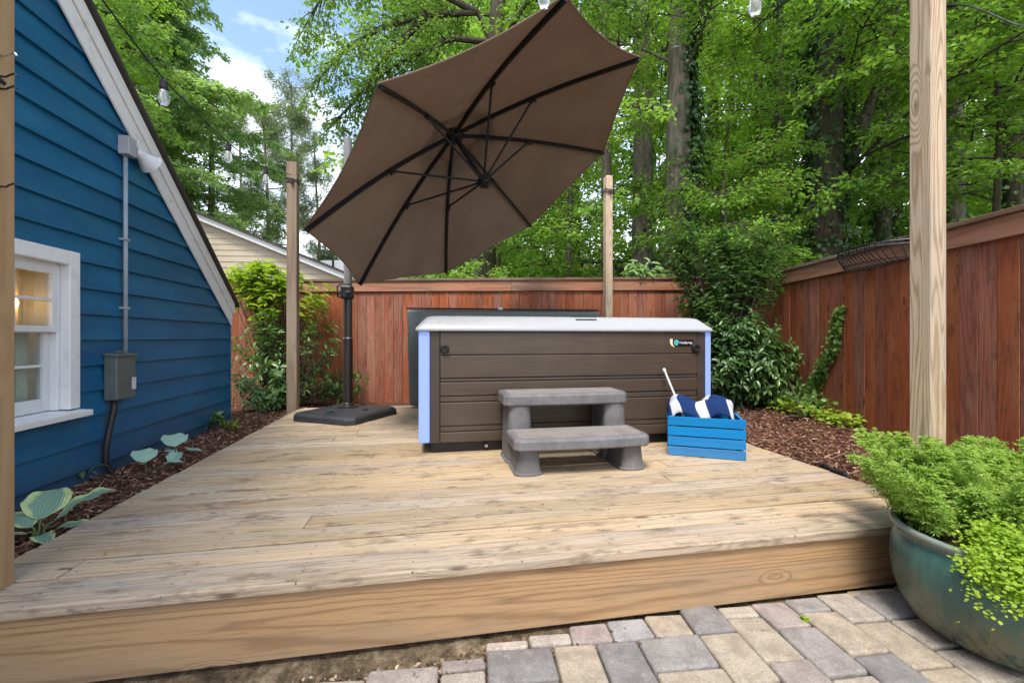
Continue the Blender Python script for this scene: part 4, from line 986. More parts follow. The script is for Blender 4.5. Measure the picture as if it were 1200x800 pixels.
# big evergreen shrub in the right corner: several lobes
tips = np.concatenate([blob(400, (3.55, 4.45, .60), (.50, .42, .58)), blob(240, (3.25, 4.75, 1.10), (.40, .32, .55), .3), blob(210, (3.72, 4.7, 1.6), (.60, .34, .42), .2), blob(80, (3.5, 4.85, 2.05), (.70, .34, .32), .1), blob(170, (3.80, 4.35, .52), (.42, .34, .42)), blob(34, (4.0, 4.65, 2.05), (.45, .3, .34), .1), blob(60, (3.0, 4.85, 1.9), (.34, .3, .4), .2)])
tips = tips[(tips[:, 2] > gz(tips[:, 0], tips[:, 1]) + .03)]
shoot_shrub('evergreen_shrub', 'tall dark glossy shrub in the corner right of the tub', (3.45, 4.7, .05), tips, .095, .42, M['l_shrubd'], lpt=13, stem_r=.005)
# left shrub by the house
tips = np.concatenate([blob(85, (-2.15, 5.85, .28), (.42, .36, .36)), blob(42, (-2.2, 6.1, .80), (.45, .30, .42)), blob(45, (-1.30, 6.2, .25), (.42, .22, .30)), blob(26, (-1.45, 6.2, .85), (.36, .22, .55)), blob(20, (-1.8, 6.1, .5), (.3, .2, .5))])
tips = tips[tips[:, 2] > .0]
shoot_shrub('broadleaf_shrub', 'loose broadleaf shrub between blue house and rear post', (-1.95, 6.1, -.07), tips, .11, .42, M['l_shrub'], lpt=8)
tips = np.concatenate([blob(85, (-2.25, 6.35, 1.72), (.52, .22, .22)), blob(26, (-2.2, 6.3, 1.38), (.45, .2, .2)), blob(16, (-1.65, 6.3, 1.40), (.25, .2, .35))])
shoot_shrub('lime_shrub', 'bright lime leaved shrub rising above the back fence', (-2.15, 6.4, -.07), tips, .14, .40, M['l_lime'], lpt=9, droop=.35)
# plant hanging over the back fence right of the grey post
c_ = at(755, 6.10, 316)
shoot_shrub('overhanging_plant', 'leafy plant drooping over the back fence beside the grey post', c_ + np.array([.05, .75, -1.4]), blob(46, c_ + np.array([0, .05, .0]), (.36, .22, .17), .2), .15, .36, M['l_pale'], lpt=7, droop=.7)
# small mulch-bed plants
def rosette(name, label, base, n, L, W, mat, elev=(.3, 1.1), stem=.0, cat='plant', group=None, azr=(0, 6.28), curl=.25, lift=0):
    t = thing(name, label, cat, base, group=group); az = rng.uniform(azr[0], azr[1], n); el = rng.uniform(elev[0], elev[1], n)
    D = np.stack([np.cos(az) * np.cos(el), np.sin(az) * np.cos(el), np.sin(el)], 1); C = D * stem * rng.uniform(.6, 1.2, (n, 1))
    b = MB()
    if stem:
        for q in C: b.tube([np.zeros(3), q * .5 + np.array([0, 0, .1 * stem]), q], .004, 5, caps=False)
        b.build('stems', M['stem'], t)
        D = unit(D * np.array([1, 1, .15]) + np.array([0, 0, .02]))
    leaves('foliage', C, D, np.tile(np.array([0, 0, 1.]), (n, 1)) + rng.normal(0, .25, (n, 3)), L * rng.uniform(.7, 1.15, n), W, mat, t, hi=True, curl=curl, fold=.1)
    return t
# hosta with margins: big leaves as real curved blades
k = NT('hosta_leaf'); uvn = k.n('ShaderNodeUVMap'); uvn.uv_map = 'u'; u = k.sep(uvn.outputs[0])
e_ = k.math('ABSOLUTE', k.math('SUBTRACT', k.math('MULTIPLY', u[1], 2.), 1.)); wv = k.n('ShaderNodeTexWave'); k.put(wv.inputs['Vector'], uvn.outputs[0]); wv.bands_direction = 'Y'; k.put(wv.inputs['Scale'], 4.)
nn = k.noise(k.vm('MULTIPLY', uvn.outputs[0], (9, 4, 1)), 1, 3)
c = k.mix(k.mr(k.math('ADD', e_, k.math('MULTIPLY', nn, .5)), .78, 1.0), (.17, .30, .20), (.50, .58, .24)); c = k.mix(k.math('MULTIPLY', wv.outputs['Fac'], .25), c, (.26, .37, .27))
k.bump(wv.outputs['Fac'], .4, .01); M['hosta'] = k.set(c, .5, 0, .4)
k = NT('pale_hosta_leaf'); p = k.obj(); M['hosta2'] = k.set(k.mix(k.noise(p, 20, 3), (.20, .36, .26), (.33, .48, .36)), .5, 0, .4)
def big_leaf(parent, base, az, el, L, W, mat, droop=.5, roll=0., name='leaf'):
    n1, n2 = 14, 9; vs = []; uv = []
    d = np.array([math.cos(az), math.sin(az), 0]); s = np.array([-math.sin(az), math.cos(az), 0])
    for i in range(n1):
        a = i / (n1 - 1); x_ = L * a; z_ = L * (math.sin(el) * a - droop * a * a); wd = W * (math.sin(math.pi * min(1, a ** .75 * .97 + .02)) ** .8) * .5
        for j in range(n2):
            b_ = 2 * j / (n2 - 1) - 1
            q = base + d * x_ * math.cos(el) + s * (wd * b_) + np.array([0, 0, z_ + wd * (.22 * abs(b_) ** 1.3 + roll * b_ - .12 * math.sin(a * 14 + b_) * abs(b_))]); vs.append(q); uv.append((a, j / (n2 - 1)))
    ii = (np.arange(n1 - 1)[:, None] * n2 + np.arange(n2 - 1)[None]).ravel()
    o = npmesh(name, np.array(vs), np.stack([ii, ii + 1, ii + n2 + 1, ii + n2], 1), 4, mat, parent, smooth=True)
    uvl = o.data.uv_layers.new(name='u'); li = np.zeros(len(o.data.loops), np.int32); o.data.loops.foreach_get('vertex_index', li)
    uvl.data.foreach_set('uv', np.array(uv, np.float32)[li].ravel()); return o
hb = at(45, 1.98, 0); hb[2] = -.07
hs_ = thing('hosta', 'large cream edged hosta leaves beside the front deck corner', 'plant', hb)
for az, el, L, W, st_ in ((.55, .75, .29, .17, (.04, .03, .07)), (1.9, .8, .24, .18, (-.02, .04, .08)), (2.8, .6, .18, .12, (-.03, .0, .06)), (-.7, .3, .17, .08, (.02, -.03, .03)), (4.0, .3, .15, .08, (-.03, -.02, .04)), (.1, .5, .2, .09, (.05, -.02, .03))):
    big_leaf(hs_, np.array(st_), az, el, L, W, M['hosta'], .35); MB().tube([(0, 0, 0), np.array(st_) * .6 + np.array([0, 0, .02]), st_], .005, 6).build('stalk', M['stem'], hs_)
for (px_, t_, lab, spec) in ((172, 2.95, 'pale round hosta leaves with notched edges beside the flexible pipe', ((2.3, 1.0, .15, .15, (-.02, .02, .07)), (1.5, .9, .12, .11, (.12, .06, .05)), (.2, .4, .14, .07, (.09, .0, .05)))),
                         (206, 3.25, 'single upright pale hosta leaf nearest the deck edge', ((2.2, 1.0, .16, .17, (-.02, .03, .10)), (-.1, .4, .17, .07, (.03, 0, .06)), (2.9, .6, .11, .08, (.0, 0, .05))))):
    q = at(px_, t_); q[2] = -.07; hh = thing('hosta', lab, 'plant', q)
    for az, el, L, W, st_ in spec: big_leaf(hh, np.array(st_), az, el, L, W, M['hosta2'], .35); MB().tube([(0, 0, 0), st_], .004, 6).build('stalk', M['stem'], hh)
q = at(98, 2.72); q[2] = -.06
t = thing('strap_leaf_plant', 'thin arching grey green blades against the blue wall', 'plant', q)
for az, L in ((.5, .30), (1.0, .26), (2.4, .2), (-.2, .2), (3.2, .16)): big_leaf(t, np.array([0, 0, .02]), az, 1.1, L, .025, M['l_blade'], .75)
q = at(247, 4.3); q[2] = -.07
shoot_shrub('seedling', 'low green seedling in the mulch beneath the left shrub', q, blob(16, q + np.array([0, 0, .13]), (.15, .13, .08)), .07, .5, M['l_shrub'], cat='plant', lpt=7, stem_r=.004)
q = at(268, 4.35); q[2] = -.07
shoot_shrub('weed', 'tiny yellow green weed at the left edge of the deck', q, blob(8, q + np.array([0, 0, .06]), (.10, .1, .04)), .05, .5, M['l_lime'], cat='plant', lpt=6, stem_r=.003)
q = at(943, 4.42, 480); q[2] = float(gz(q[0], q[1]))
t = thing('iris_plant', 'upright grey green blades in the mulch in front of the ivy', 'plant', q)
for az, L, el in ((2.3, .34, 1.15), (2.0, .40, 1.25), (2.9, .28, .75), (3.4, .30, .3), (.4, .18, .9)): big_leaf(t, np.array([0, 0, .0]), az, el, L * 1.25, .05, M['l_blade'], .2)
# ivy climbing the right fence and creeping over the mulch
iv = thing('climbing_ivy', 'narrow column of ivy climbing the right fence', 'ivy', onR(1.75, .03, .05)); io = np.array(iv.location)
Cc = []; vine = []
for i in range(900):
    f = rng.uniform(0, 1); s_ = 2.02 - .52 * f ** 1.1 + .05 * math.sin(f * 8) + rng.normal(0, .045 * (1.25 - f * .7)); Cc.append(onR(s_, .035 + abs(rng.normal(0, .03)), .12 + 1.05 * f))
for i in range(320): Cc.append(onR(1.9 + rng.normal(0, .16), .06 + abs(rng.normal(0, .12)), .13 + abs(rng.normal(0, .07))))
Cc = np.array(Cc); n = len(Cc); nrm = np.array([-.9755, .22, .45])
az = rng.normal(0, 1, (n, 3)); leaves('foliage', Cc, np.array([0, 0, -.8]) + az * .6, nrm + rng.normal(0, .3, (n, 3)), rng.uniform(.03, .055, n), .85, M['l_ivyl'], iv, io, hi=True)
MB().tube([onR(2.02 - .52 * f ** 1.1 + .05 * math.sin(f * 8), .027, .08 + 1.08 * f) for f in np.linspace(0, 1, 14)], .006, 5).build('stems', M['bark_dark'], iv, io)
q = onR(1.55, .18, 0); q[2] = float(gz(q[0], q[1])); gcv = thing('creeping_plant', 'bright green creeping plant on the mulch below the ivy', 'plant', q)
C = []
for i in range(300):
    f = rng.uniform(0, 1); p_ = onR(2.0 - .75 * f, .45 - .36 * f + rng.normal(0, .07), 0); p_[2] = float(gz(p_[0], p_[1])) + rng.uniform(.02, .12); C.append(p_)
C = np.array(C); n = len(C); leaves('foliage', C, np.stack([rng.normal(0, 1, n), rng.normal(0, 1, n), rng.normal(.1, .3, n)], 1), np.array([-.2, -.3, 1.]) + rng.normal(0, .3, (n, 3)), rng.uniform(.035, .065, n), .75, M['l_lime'], gcv, q, hi=True)
# fallen branch, twigs
q = at(985, 2.86); g0 = lambda px_, t_, dz: (lambda p_: np.array([p_[0], p_[1], float(gz(p_[0], p_[1])) + dz]))(at(px_, t_))
fb = thing('fallen_branch', 'short black branch lying on the mulch beside the deck', 'branch', g0(975, 3.0, 0)); 
MB().tube([g0(955, 3.12, .02) , g0(966, 3.02, .035), g0(978, 2.92, .03), g0(990, 2.82, .04), g0(998, 2.75, .02)], [.008, .016, .014, .018, .007], 8).build('stick', M['driftwood'], fb, fb.location)
for i, (px_, t_, lab) in enumerate(((905, 3.7, 'pale thin twig on the mulch right of the blue crate'), (1000, 3.3, 'curved pale twig on the mulch near the right fence'))):
    o = thing('twig', lab, 'twig', g0(px_, t_, 0)); MB().tube([g0(px_ - 28, t_ - .08, .02), g0(px_ - 8, t_ + .05, .035), g0(px_ + 10, t_ - .02, .025), g0(px_ + 26, t_ + .12, .035)], [.004, .005, .004, .002], 5).build('stick', M['twig'], o, o.location)
q = at(943, 1.73); q[2] = -.275
wd_ = rosette('weed', 'tiny weed growing in a joint of the patio pavers', q, 14, .022, .6, M['l_clover'], elev=(.2, 1.), curl=.2)

# ------------------------------------------------------------------ trees
def branch_leaves(P, acc, leafL, n_sub, lps, sublen, spread, clump=1., sub_mb=None, tl=None):
    """P: limb polyline; adds sub-branches with flat sprays of leaves"""
    nseg = len(P); d_ = np.r_[0, np.cumsum(np.linalg.norm(np.diff(P, axis=0), axis=1))]; Ltot = d_[-1]
    for i in range(n_sub):
        f = .22 + .78 * (i + rng.uniform(0, 1)) / n_sub; s_ = f * Ltot
        p0 = np.array([np.interp(s_, d_, P[:, k_]) for k_ in range(3)]); k_ = min(nseg - 2, max(0, int(np.searchsorted(d_, s_)) - 1)); d = unit(P[k_ + 1] - P[k_])
        side = 1 if i % 2 else -1; h = unit(np.cross((0, 0, 1.), d)) * side
        sd_ = unit(d * rng.uniform(.3, 1.) + h * rng.uniform(.5, 1.1) + np.array([0, 0, rng.normal(.05, .22)])); sl_ = sublen * rng.uniform(.6, 1.2) * (1.15 - .5 * f)
        if i == n_sub - 1: sd_ = d
        p1 = p0 + sd_ * sl_ + np.array([0, 0, -.10 * sl_])
        if sub_mb is not None: sub_mb.tube([p0, (p0 + p1) / 2 + np.array([0, 0, .04 * sl_]), p1], [.012 + .008 * sl_, .008, .004], 4, caps=False)
        n_ = max(4, int(lps * sl_ / sublen)); u = rng.uniform(.1, 1.05, n_) ** .8
        lat = unit(np.cross(sd_, (0, 0, 1.)))
        off = lat * (rng.normal(0, spread, (n_, 1)) * sl_) + np.array([0, 0, 1.]) * rng.normal(-.04, .055, (n_, 1)) * sl_ ** .5 * 1.4
        C = p0 + (p1 - p0) * u[:, None] + off
        D = sd_ * .7 + lat * np.sign(rng.normal(0, 1, (n_, 1))) * .8 + rng.normal(0, .35, (n_, 3)) + np.array([0, 0, -.25])
        Nn_ = np.array([0, 0, 1.]) + rng.normal(0, .42, (n_, 3))
        acc[0].append(C); acc[1].append(D); acc[2].append(Nn_); acc[3].append(leafL * rng.uniform(.65, 1.25, n_))
def limb_path(p0, az, el, L, curve=.3, n=7):
    P = [np.asarray(p0, float)]; e = el; a = az
    for i in range(n - 1):
        P.append(P[-1] + np.array([math.cos(a) * math.cos(e), math.sin(a) * math.cos(e), math.sin(e)]) * L / (n - 1)); e -= curve / (n - 1) * 1.6; a += rng.normal(0, .12)
    return np.array(P)
def tree(name, label, base, height, r, crown0, n_limbs, limbL, leafL, mat, bark='bark', n_sub=11, lps=60, leafW=.55, lean=(0, 0), ivy=0., ivy_az=(1., 1.6), xsub=26, sublen=1., bias=None, extra=None, fork=None, el=(.1, .7), spread=.16, group='trees behind the fence', sub_twigs=True, curve=.5, ivy_r=.14, cat='tree', prof=None):
    base = np.array(base, float); base[2] = float(gz(base[0], base[1])) - .1
    t = thing(name, label, cat, base, group=group); z0 = 0; acc = [[], [], [], []]; tm = MB(); n = 14
    ph = rng.uniform(0, 6.28, 2)
    TP = np.array([[lean[0] * (q ** 1.3) + .10 * math.sin(q * 5 + ph[0]) * q, lean[1] * (q ** 1.3) + .10 * math.sin(q * 4 + ph[1]) * q, height * q] for q in np.linspace(0, 1, n)])
    tm.tube(TP, [r * (1.25 if i == 0 else 1) * (1 - .72 * (i / (n - 1)) ** 1.2) for i in range(n)], 12)
    trunks = [TP]
    if fork:
        f0, fl_, faz, fel, fr_ = fork; p0 = np.array([np.interp(f0, np.linspace(0, 1, n), TP[:, k_]) for k_ in range(3)]); FP = limb_path(p0, faz, fel, fl_, -.25, 9); tm.tube(FP, list(np.linspace(fr_, fr_ * .4, 9)), 10); trunks.append(FP)
    lb = []
    for i in range(n_limbs):
        T = trunks[i % len(trunks)]; q = (i + rng.uniform(0, 1)) / n_limbs; zz = crown0 + (height * .99 - crown0) * q
        fq = np.clip(zz / height, 0, 1) if T is TP else q
        p0 = np.array([np.interp(fq, np.linspace(0, 1, len(T)), T[:, k_]) for k_ in range(3)])
        az = i * 2.4 + rng.uniform(-.5, .5)
        if bias is not None and rng.uniform() < bias[1]: az = bias[0] + rng.normal(0, .7)
        L = limbL * (prof(q) if prof else (.55 + .6 * math.sin(math.pi * (.15 + .75 * q)))) * rng.uniform(.75, 1.2)
        P = limb_path(p0, az, rng.uniform(*el), L, curve); lr = min(.035, r * .15) * (1 - .5 * q) * min(1, L / limbL + .2)
        tm.tube(P, list(np.linspace(lr, lr * .18, len(P))), 6, caps=False); lb.append(P)
    for P in (extra or []):
        P = np.array(P) - base; branch_leaves(P, acc, leafL, xsub, lps, sublen, spread, sub_mb=tm); tm.tube(P, list(np.linspace(r * .24, r * .05, len(P))), 7, caps=False)
    for P in lb: branch_leaves(P, acc, leafL, n_sub, lps, sublen, spread, sub_mb=tm if sub_twigs else None)
    tm.build('trunk', M[bark], t, smooth=True)
    A = [np.concatenate(q) for q in acc]; leaves('crown', A[0], A[1], A[2], A[3], leafW, M[mat], t)
    if ivy:
        ni = int(ivy * 2600); zz = rng.uniform(.02, 1, ni) ** 1.0 * min(.95, ivy_h / height if False else .9) * height; az = rng.normal(*ivy_az, ni); 
        tx = np.stack([np.interp(zz / height, np.linspace(0, 1, n), TP[:, k_]) for k_ in range(3)], 1); rad = r * (1 - .5 * zz / height) + np.abs(rng.normal(0, ivy_r, ni)) * (.7 + .5 * np.sin(zz * 2.1 + az))
        C = tx + np.stack([np.cos(az) * rad, np.sin(az) * rad, np.zeros(ni)], 1); o_ = np.stack([np.cos(az), np.sin(az), np.full(ni, .4)], 1)
        leaves('ivy', C, np.array([0, 0, -1.]) + rng.normal(0, .5, (ni, 3)) + o_ * .4, o_ + rng.normal(0, .3, (ni, 3)), rng.uniform(.07, .13, ni), .85, M['l_ivy'], t)
    return t
CAMDIR = math.atan2(-FW[1], -FW[0])     # azimuth from the woods towards the deck
W_ = 'trees behind the fence'
tree('ivy_clad_tree', 'grey trunk with ivy on its right side, just behind the fence', at(796, 8.3), 11.5, .29, 4.9, 16, 4.2, .10, 'l_bright', ivy=2.2, ivy_az=(-.25, .75), bias=(CAMDIR, .4), lps=90)
tree('forest_tree', 'slim grey trunk left of the ivy covered trunk', at(752, 11.), 14, .28, 6.0, 20, 4.2, .10, 'l_wood', ivy=.3, lps=90)
tree('ivy_clad_tree', 'thick black ivy covered trunk forking above the right fence', at(966, 8.6), 12.5, .34, 5.2, 22, 4.4, .105, 'l_wood', 'bark_dark', ivy=2.6, bias=(CAMDIR, .45), fork=(.2, 5.5, 0.1, 1.05, .15), lps=95, ivy_r=.17)
tree('ivy_clad_tree', 'narrow ivy wrapped trunk just left of the pale front post', at(1036, 11.), 14, .17, 5.2, 20, 3.6, .10, 'l_wood', 'bark_dark', ivy=1.3, lps=85)
tree('forest_tree', 'thin trunk seen behind the grey rear post', at(711, 11.5), 13, .16, 5., 18, 3.6, .10, 'l_bright', lps=85)
tree('forest_tree', 'thin dark trunk between the two thick ivy covered trunks', at(912, 12.5), 14, .15, 3.8, 22, 3.8, .10, 'l_bright', 'bark_dark', ivy=.5, lps=85)
tree('forest_tree', 'dark leafy tree at the far right edge above the fence', at(1195, 9.5), 12, .25, 2.2, 26, 3.8, .11, 'l_deep', 'bark_dark', ivy=.8, lps=85)
tree('forest_tree', 'tall tree right of the pale front post', at(1120, 13), 15, .24, 2.8, 30, 4.4, .11, 'l_bright', lps=85)
tree('understory_tree', 'small layered tree leaning over the fence corner', at(850, 7.2), 3.3, .05, 1.0, 15, 1.3, .08, 'l_wood', 'bark_dark', bias=(CAMDIR, .3), lps=50, sublen=.7, el=(.0, .45))
tree('understory_tree', 'young layered tree behind the fence left of the pale post', at(1088, 7.4), 7.2, .06, 2.2, 20, 2.0, .11, 'l_wood', 'bark_dark', lps=48, sublen=.75, el=(.0, .5), bias=(CAMDIR, .4))
tree('understory_tree', 'bright young tree between rear post and umbrella edge', at(668, 9.), 6.5, .07, 1.2, 20, 2.4, .095, 'l_bright', 'bark_dark', lps=60, sublen=.8)
tree('understory_tree', 'bushy young tree showing under the lower umbrella edge', at(585, 9.2), 4.6, .06, .5, 22, 2.0, .09, 'l_bright', 'bark_dark', lps=60, sublen=.7)
tree('understory_tree', 'low bushy tree behind the fence right of the ivy clad trunk', at(850, 9.5), 4.6, .06, .6, 20, 2.0, .095, 'l_bright', 'bark_dark', lps=56, sublen=.7)
tree('understory_tree', 'low leafy tree behind the right fence near the picture edge', at(1165, 7.2), 4.8, .06, .9, 20, 1.9, .10, 'l_wood', 'bark_dark', lps=54, sublen=.7)
OB = at(562, 9.2)
ox = lambda pts: [at(a_, t_, y_) for a_, y_, t_ in pts]
tree('oak_tree', 'oak spreading leafy limbs over the umbrella from behind', OB, 11.5, .30, 7.0, 14, 3.6, .09, 'l_oak', 'bark_dark', n_sub=13, lps=95, leafW=.5, bias=(2.6, .5), lean=(.6, 0),
     extra=[ox([(580, 60, 9.0), (560, 15, 8.9), (500, 18, 8.8), (450, 32, 8.6), (405, 55, 8.4), (385, 80, 8.3), (368, 100, 8.2)]),
            ox([(575, 50, 9.), (530, 45, 8.8), (490, 62, 8.6), (462, 78, 8.5), (430, 100, 8.4)]), ox([(560, 15, 8.9), (480, -25, 8.6), (415, -30, 8.4), (380, -8, 8.2), (358, 30, 8.1)]),
            ox([(500, 18, 8.8), (450, 70, 8.8), (415, 120, 8.8), (385, 150, 8.7)]), ox([(580, 60, 9.0), (620, 0, 8.4), (680, -10, 7.8), (740, 10, 7.4)])])
LG = 'trees above the house roofs'
tree('broadleaf_tree', 'dense pale green tree above the blue house roof', at(138, 18.), 20, .35, 3.2, 130, 4.9, .20, 'l_pale', n_sub=13, lps=85, leafW=.6, group=LG, sublen=1.25, prof=lambda q: 1.18 - .72 * q + .12 * math.sin(q * 16))
tree('broadleaf_tree', 'bright green tree close behind the white rake board', at(62, 12.), 13, .25, 3.0, 36, 2.5, .13, 'l_bright', n_sub=11, lps=75, group=LG)
tree('broadleaf_tree', 'lower rounded tree behind the beige gable', at(246, 22.), 13.5, .25, 2.5, 52, 3.4, .18, 'l_pale', n_sub=11, lps=75, group=LG)
def pine(px_, t_, h, label, n_l, c0):
    base = at(px_, t_); base[2] = float(gz(base[0], base[1])); t = thing('pine_tree', label, 'pine tree', base, group='thin pines against the sky'); tm = MB(); n = 10
    TP = np.array([[.25 * math.sin(q * 3 + px_), .2 * math.sin(q * 4), h * q] for q in np.linspace(0, 1, n)]); tm.tube(TP, list(np.linspace(.17, .05, n)), 8)
    Cc, Dd, Nn_, Ll = [], [], [], []
    for i in range(n_l):
        q = rng.uniform(0, 1); zz = c0 + (h - c0) * q; az = rng.uniform(0, 6.28); L = rng.uniform(1.2, 3.2) * (1.1 - .55 * q); p0 = np.array([np.interp(zz / h, np.linspace(0, 1, n), TP[:, k_]) for k_ in range(3)])
        P = limb_path(p0, az, rng.uniform(-.1, .5), L, -.3, 6); tm.tube(P, list(np.linspace(.05, .012, 6)), 4, caps=False)
        for cl in range(9):
            u = rng.uniform(.4, 1.05); c_ = np.array([np.interp(u, np.linspace(0, 1, 6), P[:, k_]) for k_ in range(3)]) + rng.normal(0, .22, 3); m_ = 46
            Cc.append(c_ + rng.normal(0, .16, (m_, 3))); Dd.append(rng.normal(0, 1, (m_, 3)) + np.array([0, 0, .3])); Nn_.append(rng.normal(0, 1, (m_, 3))); Ll.append(rng.uniform(.18, .34, m_))
    tm.build('trunk', M['bark_pine'], t, smooth=True); Cc, Dd, Nn_, Ll = map(np.concatenate, (Cc, Dd, Nn_, Ll)); leaves('crown', Cc, Dd, Nn_, Ll, .11, M['l_pine'], t, fold=.02)
pine(308, 27, 15.5, 'slim pine left of the brown rear post', 34, 5.0)
pine(338, 31, 19., 'tall pine rising directly above the brown rear post', 44, 7.0)
pine(372, 34, 17, 'sparse pine between the brown post and the umbrella', 34, 6.5)
pine(424, 30, 15, 'pale trunked pine half hidden by the umbrella edge', 26, 7.5)
pine(285, 36, 21, 'distant pine in front of the blue sky gap', 44, 8.)

# far woods: one mass on the rising ground
acc = [[], [], [], []]; fm = MB()
for i in range(70):
    px_ = rng.uniform(480, 1420); t_ = rng.uniform(15, 30); base = at(px_, t_); base[2] = float(gz(base[0], base[1])); h = min(26, t_ * .95 + 1) * rng.uniform(.75, 1.05)
    fm.tube([base, base + np.array([rng.normal(0, .3), rng.normal(0, .3), h])], [.2, .08], 7)
    for j in range(24):
        q = rng.uniform(.0, 1.) ** 1.5; P = limb_path(base + np.array([0, 0, h * q]), rng.uniform(0, 6.28), rng.uniform(0, .6), rng.uniform(2.2, 4.4), .5, 5); branch_leaves(P, acc, .24, 7, 34, 1.5, .22)
fo_ = fm.build('woods', M['bark_dark'])
A = [np.concatenate(q) for q in acc]; tag(fo_, 'far green woods filling the rise behind the fence', 'woods', kind='stuff')
leaves('foliage', A[0], A[1], A[2], A[3], .62, M['l_bright'], fo_)
# undergrowth on the rise just behind the fences
n = 42000; px_ = rng.uniform(520, 1300, n); t_ = rng.uniform(6.8, 17, n); P = (FW[None] + RT[None] * ((px_ - 600) / FPX)[:, None]) * t_[:, None]; x, y = P[:, 0], P[:, 1]
db = (x - FB0[0]) * .22 + (y - FB0[1]) * .9755; dr = (x - FR0[0]) * .9755 - (y - FR0[1]) * .22; m = (np.maximum(db, dr) > .35); x, y = x[m], y[m]; n = len(x)
hump = .25 + .75 * np.abs(np.sin(x * 1.7 + 1.3 * np.sin(y * .9))) * np.abs(np.sin(y * 1.1 + x * .6))
C = np.stack([x, y, gz(x, y) + hump * rng.uniform(0, 1.5, n)], 1)
ug = leaves('undergrowth', C, np.stack([rng.normal(0, 1, n), rng.normal(0, 1, n), rng.normal(0, .4, n)], 1), np.array([0, 0, 1.]) + rng.normal(0, .5, (n, 3)), rng.uniform(.08, .16, n), .55, M['l_wood'])
tag(ug, 'leafy green undergrowth on the slope behind the fences', 'undergrowth', kind='stuff')

n = 34000; px_ = rng.uniform(500, 1350, n); t_ = rng.uniform(13, 26, n); P = (FW[None] + RT[None] * ((px_ - 600) / FPX)[:, None]) * t_[:, None]; x, y = P[:, 0], P[:, 1]
hump = 1.2 + 4.2 * np.abs(np.sin(x * .55 + 1.3 * np.sin(y * .4))) * np.abs(np.sin(y * .45 + x * .3))
q = np.floor(rng.uniform(0, 1, n) * 9) / 9 + rng.normal(0, .025, n)
C = np.stack([x, y, gz(x, y) + hump * q], 1)
th_ = leaves('thicket', C, np.stack([rng.normal(0, 1, n), rng.normal(0, 1, n), rng.normal(-.2, .35, n)], 1), np.array([0, 0, 1.]) + rng.normal(0, .5, (n, 3)), rng.uniform(.16, .30, n), .6, M['l_bright'])
tag(th_, 'sunlit leafy thicket filling the woods between the trunks', 'thicket', kind='stuff')
# ------------------------------------------------------------------ neighbours
nb_a = at(210, 14.); nh = thing('neighbour_house', 'beige sided gable house beyond the back fence', 'house', nb_a + np.array([0, 0, -.1]), -YAW + R(2))
lx = lambda px_: (px_ - 210) / FPX * 14.
zr = lambda y_: H + 14 * (395 - y_) / FPX + .1
rl_ = lx(60); zpk = zr(250) + (lx(228) - rl_) * .405; xr_ = lx(415)
slope = lambda x_: zpk - (x_ - rl_) * .405
b = MB(); z = 0.
while z < zpk:
    z1 = z + .19; x1b = min(xr_ - .25, rl_ + (zpk - z) / .405); x1t = min(xr_ - .25, rl_ + (zpk - z1) / .405); x0b = max(-9, rl_ - (zpk - z) / .405); x0t = max(-9, rl_ - (zpk - z1) / .405)
    if x1t > x0t: b.hexa([(x0b, -.014, z), (x1b, -.014, z), (x1b, .15, z), (x0b, .15, z), (x0t, .004, z1), (x1t, .004, z1), (x1t, .15, z1), (x0t, .15, z1)])
    z = z1
b.build('gable_wall', M['beige'], nh)
MB().box(xr_ - .45, xr_ - .26, .16, 9, 0, slope(xr_ - .2) - .05).build('side_wall', M['beige'], nh)
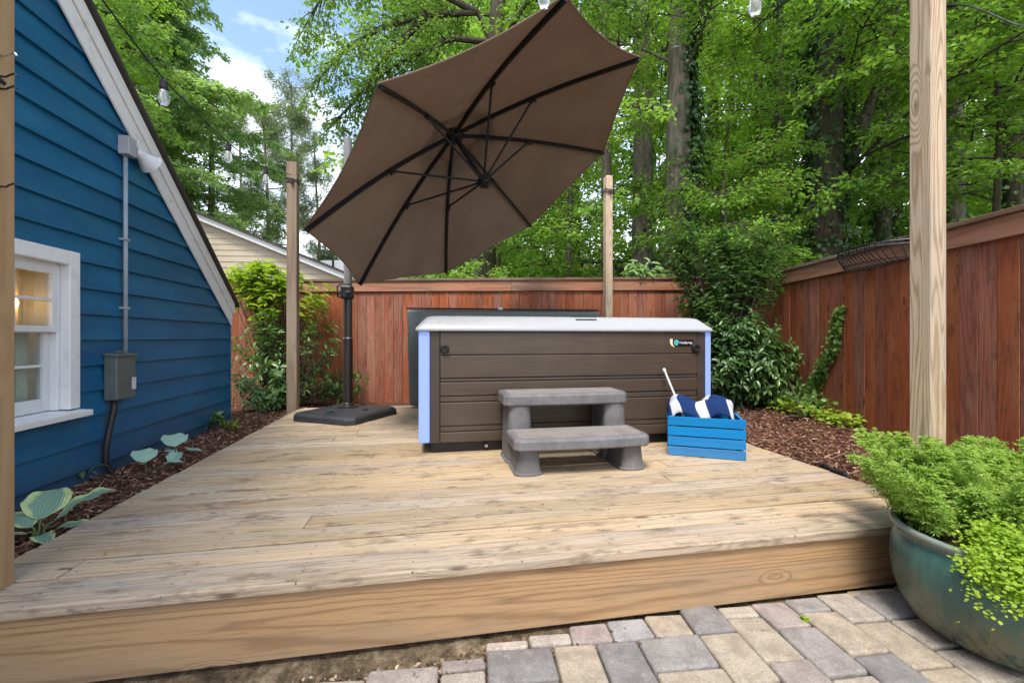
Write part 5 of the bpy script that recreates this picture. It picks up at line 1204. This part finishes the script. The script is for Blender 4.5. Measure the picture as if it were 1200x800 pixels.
for s_ in (1, -1):
    f_ = lambda x_: rl_ + s_ * (x_ - rl_)
    MB().prism([(f_(rl_), -.22, zpk - .16), (f_(xr_), -.22, slope(xr_) - .16), (f_(xr_), -.22, slope(xr_) + .02), (f_(rl_), -.22, zpk + .02)], (0, .2, 0)).build('rake_board', M['trimw'], nh)
    MB().prism([(f_(rl_), -.30, zpk + .022), (f_(xr_ + .12), -.30, slope(xr_ + .12) + .022), (f_(xr_ + .12), -.30, slope(xr_ + .12) + .09), (f_(rl_), -.30, zpk + .09)], (0, 9, 0)).build('roof', M['shingle'], nh)
gb = at(410, 24.); g2_ = thing('grey_roofed_house', 'distant low house with a pale grey shingle roof', 'house', gb, -YAW)
MB().box(-2.6, 2.6, .3, 6, -.3, H + 24 * 70 / FPX).build('wall', M['beige'], g2_)
z0_, z1_ = H + 24 * 66 / FPX, H + 24 * 102 / FPX
rf = MB().prism([(-3, -.2, z0_), (-3, 3.2, z1_), (-3, 3.3, z1_), (-3, 6.6, z0_), (-3, 6.6, z0_ - .15), (-3, -.2, z0_ - .15)], (6, 0, 0)).build('roof', M['grey_roof'], g2_)
for xx, hh in ((-1.6, .9), (-.9, .5), (.1, .55), (-.75, .65)): MB().tube([(xx, 1.6, z0_ + .6), (xx, 1.6, z0_ + .9 + hh * .6)], .07, 10).build('vent_pipe', M['black'], rf)
MB().box(.5, 1.0, 2.2, 2.6, z0_ + 1., z1_ + .45).build('chimney', M['lampgrey'], rf)
# dark old fence on the slope
d0 = at(640, 11.5); d1 = at(775, 11.); d0[2] = float(gz(*d0[:2])); d1[2] = float(gz(*d1[:2])); dv_ = d1 - d0; Ld = float(np.linalg.norm(dv_[:2]))
df = thing('dark_fence', 'old blackened board fence among the trees', 'fence', d0, math.atan2(dv_[1], dv_[0])); b = MB(); s_ = 0.
while s_ < Ld: b.box(s_, s_ + .13, 0, .02, -.2, 1.45 + .04 * math.sin(s_ * 9)); s_ += .145
b.build('board_panel', M['dark_fence'], df); MB().box(-.05, Ld, -.03, .0, 1.28, 1.38).build('rail', M['dark_fence'], df)
MB().box(-.1, Ld + .05, -.06, .08, 1.5, 1.56).build('cap_rail', M['dark_fence'], df)
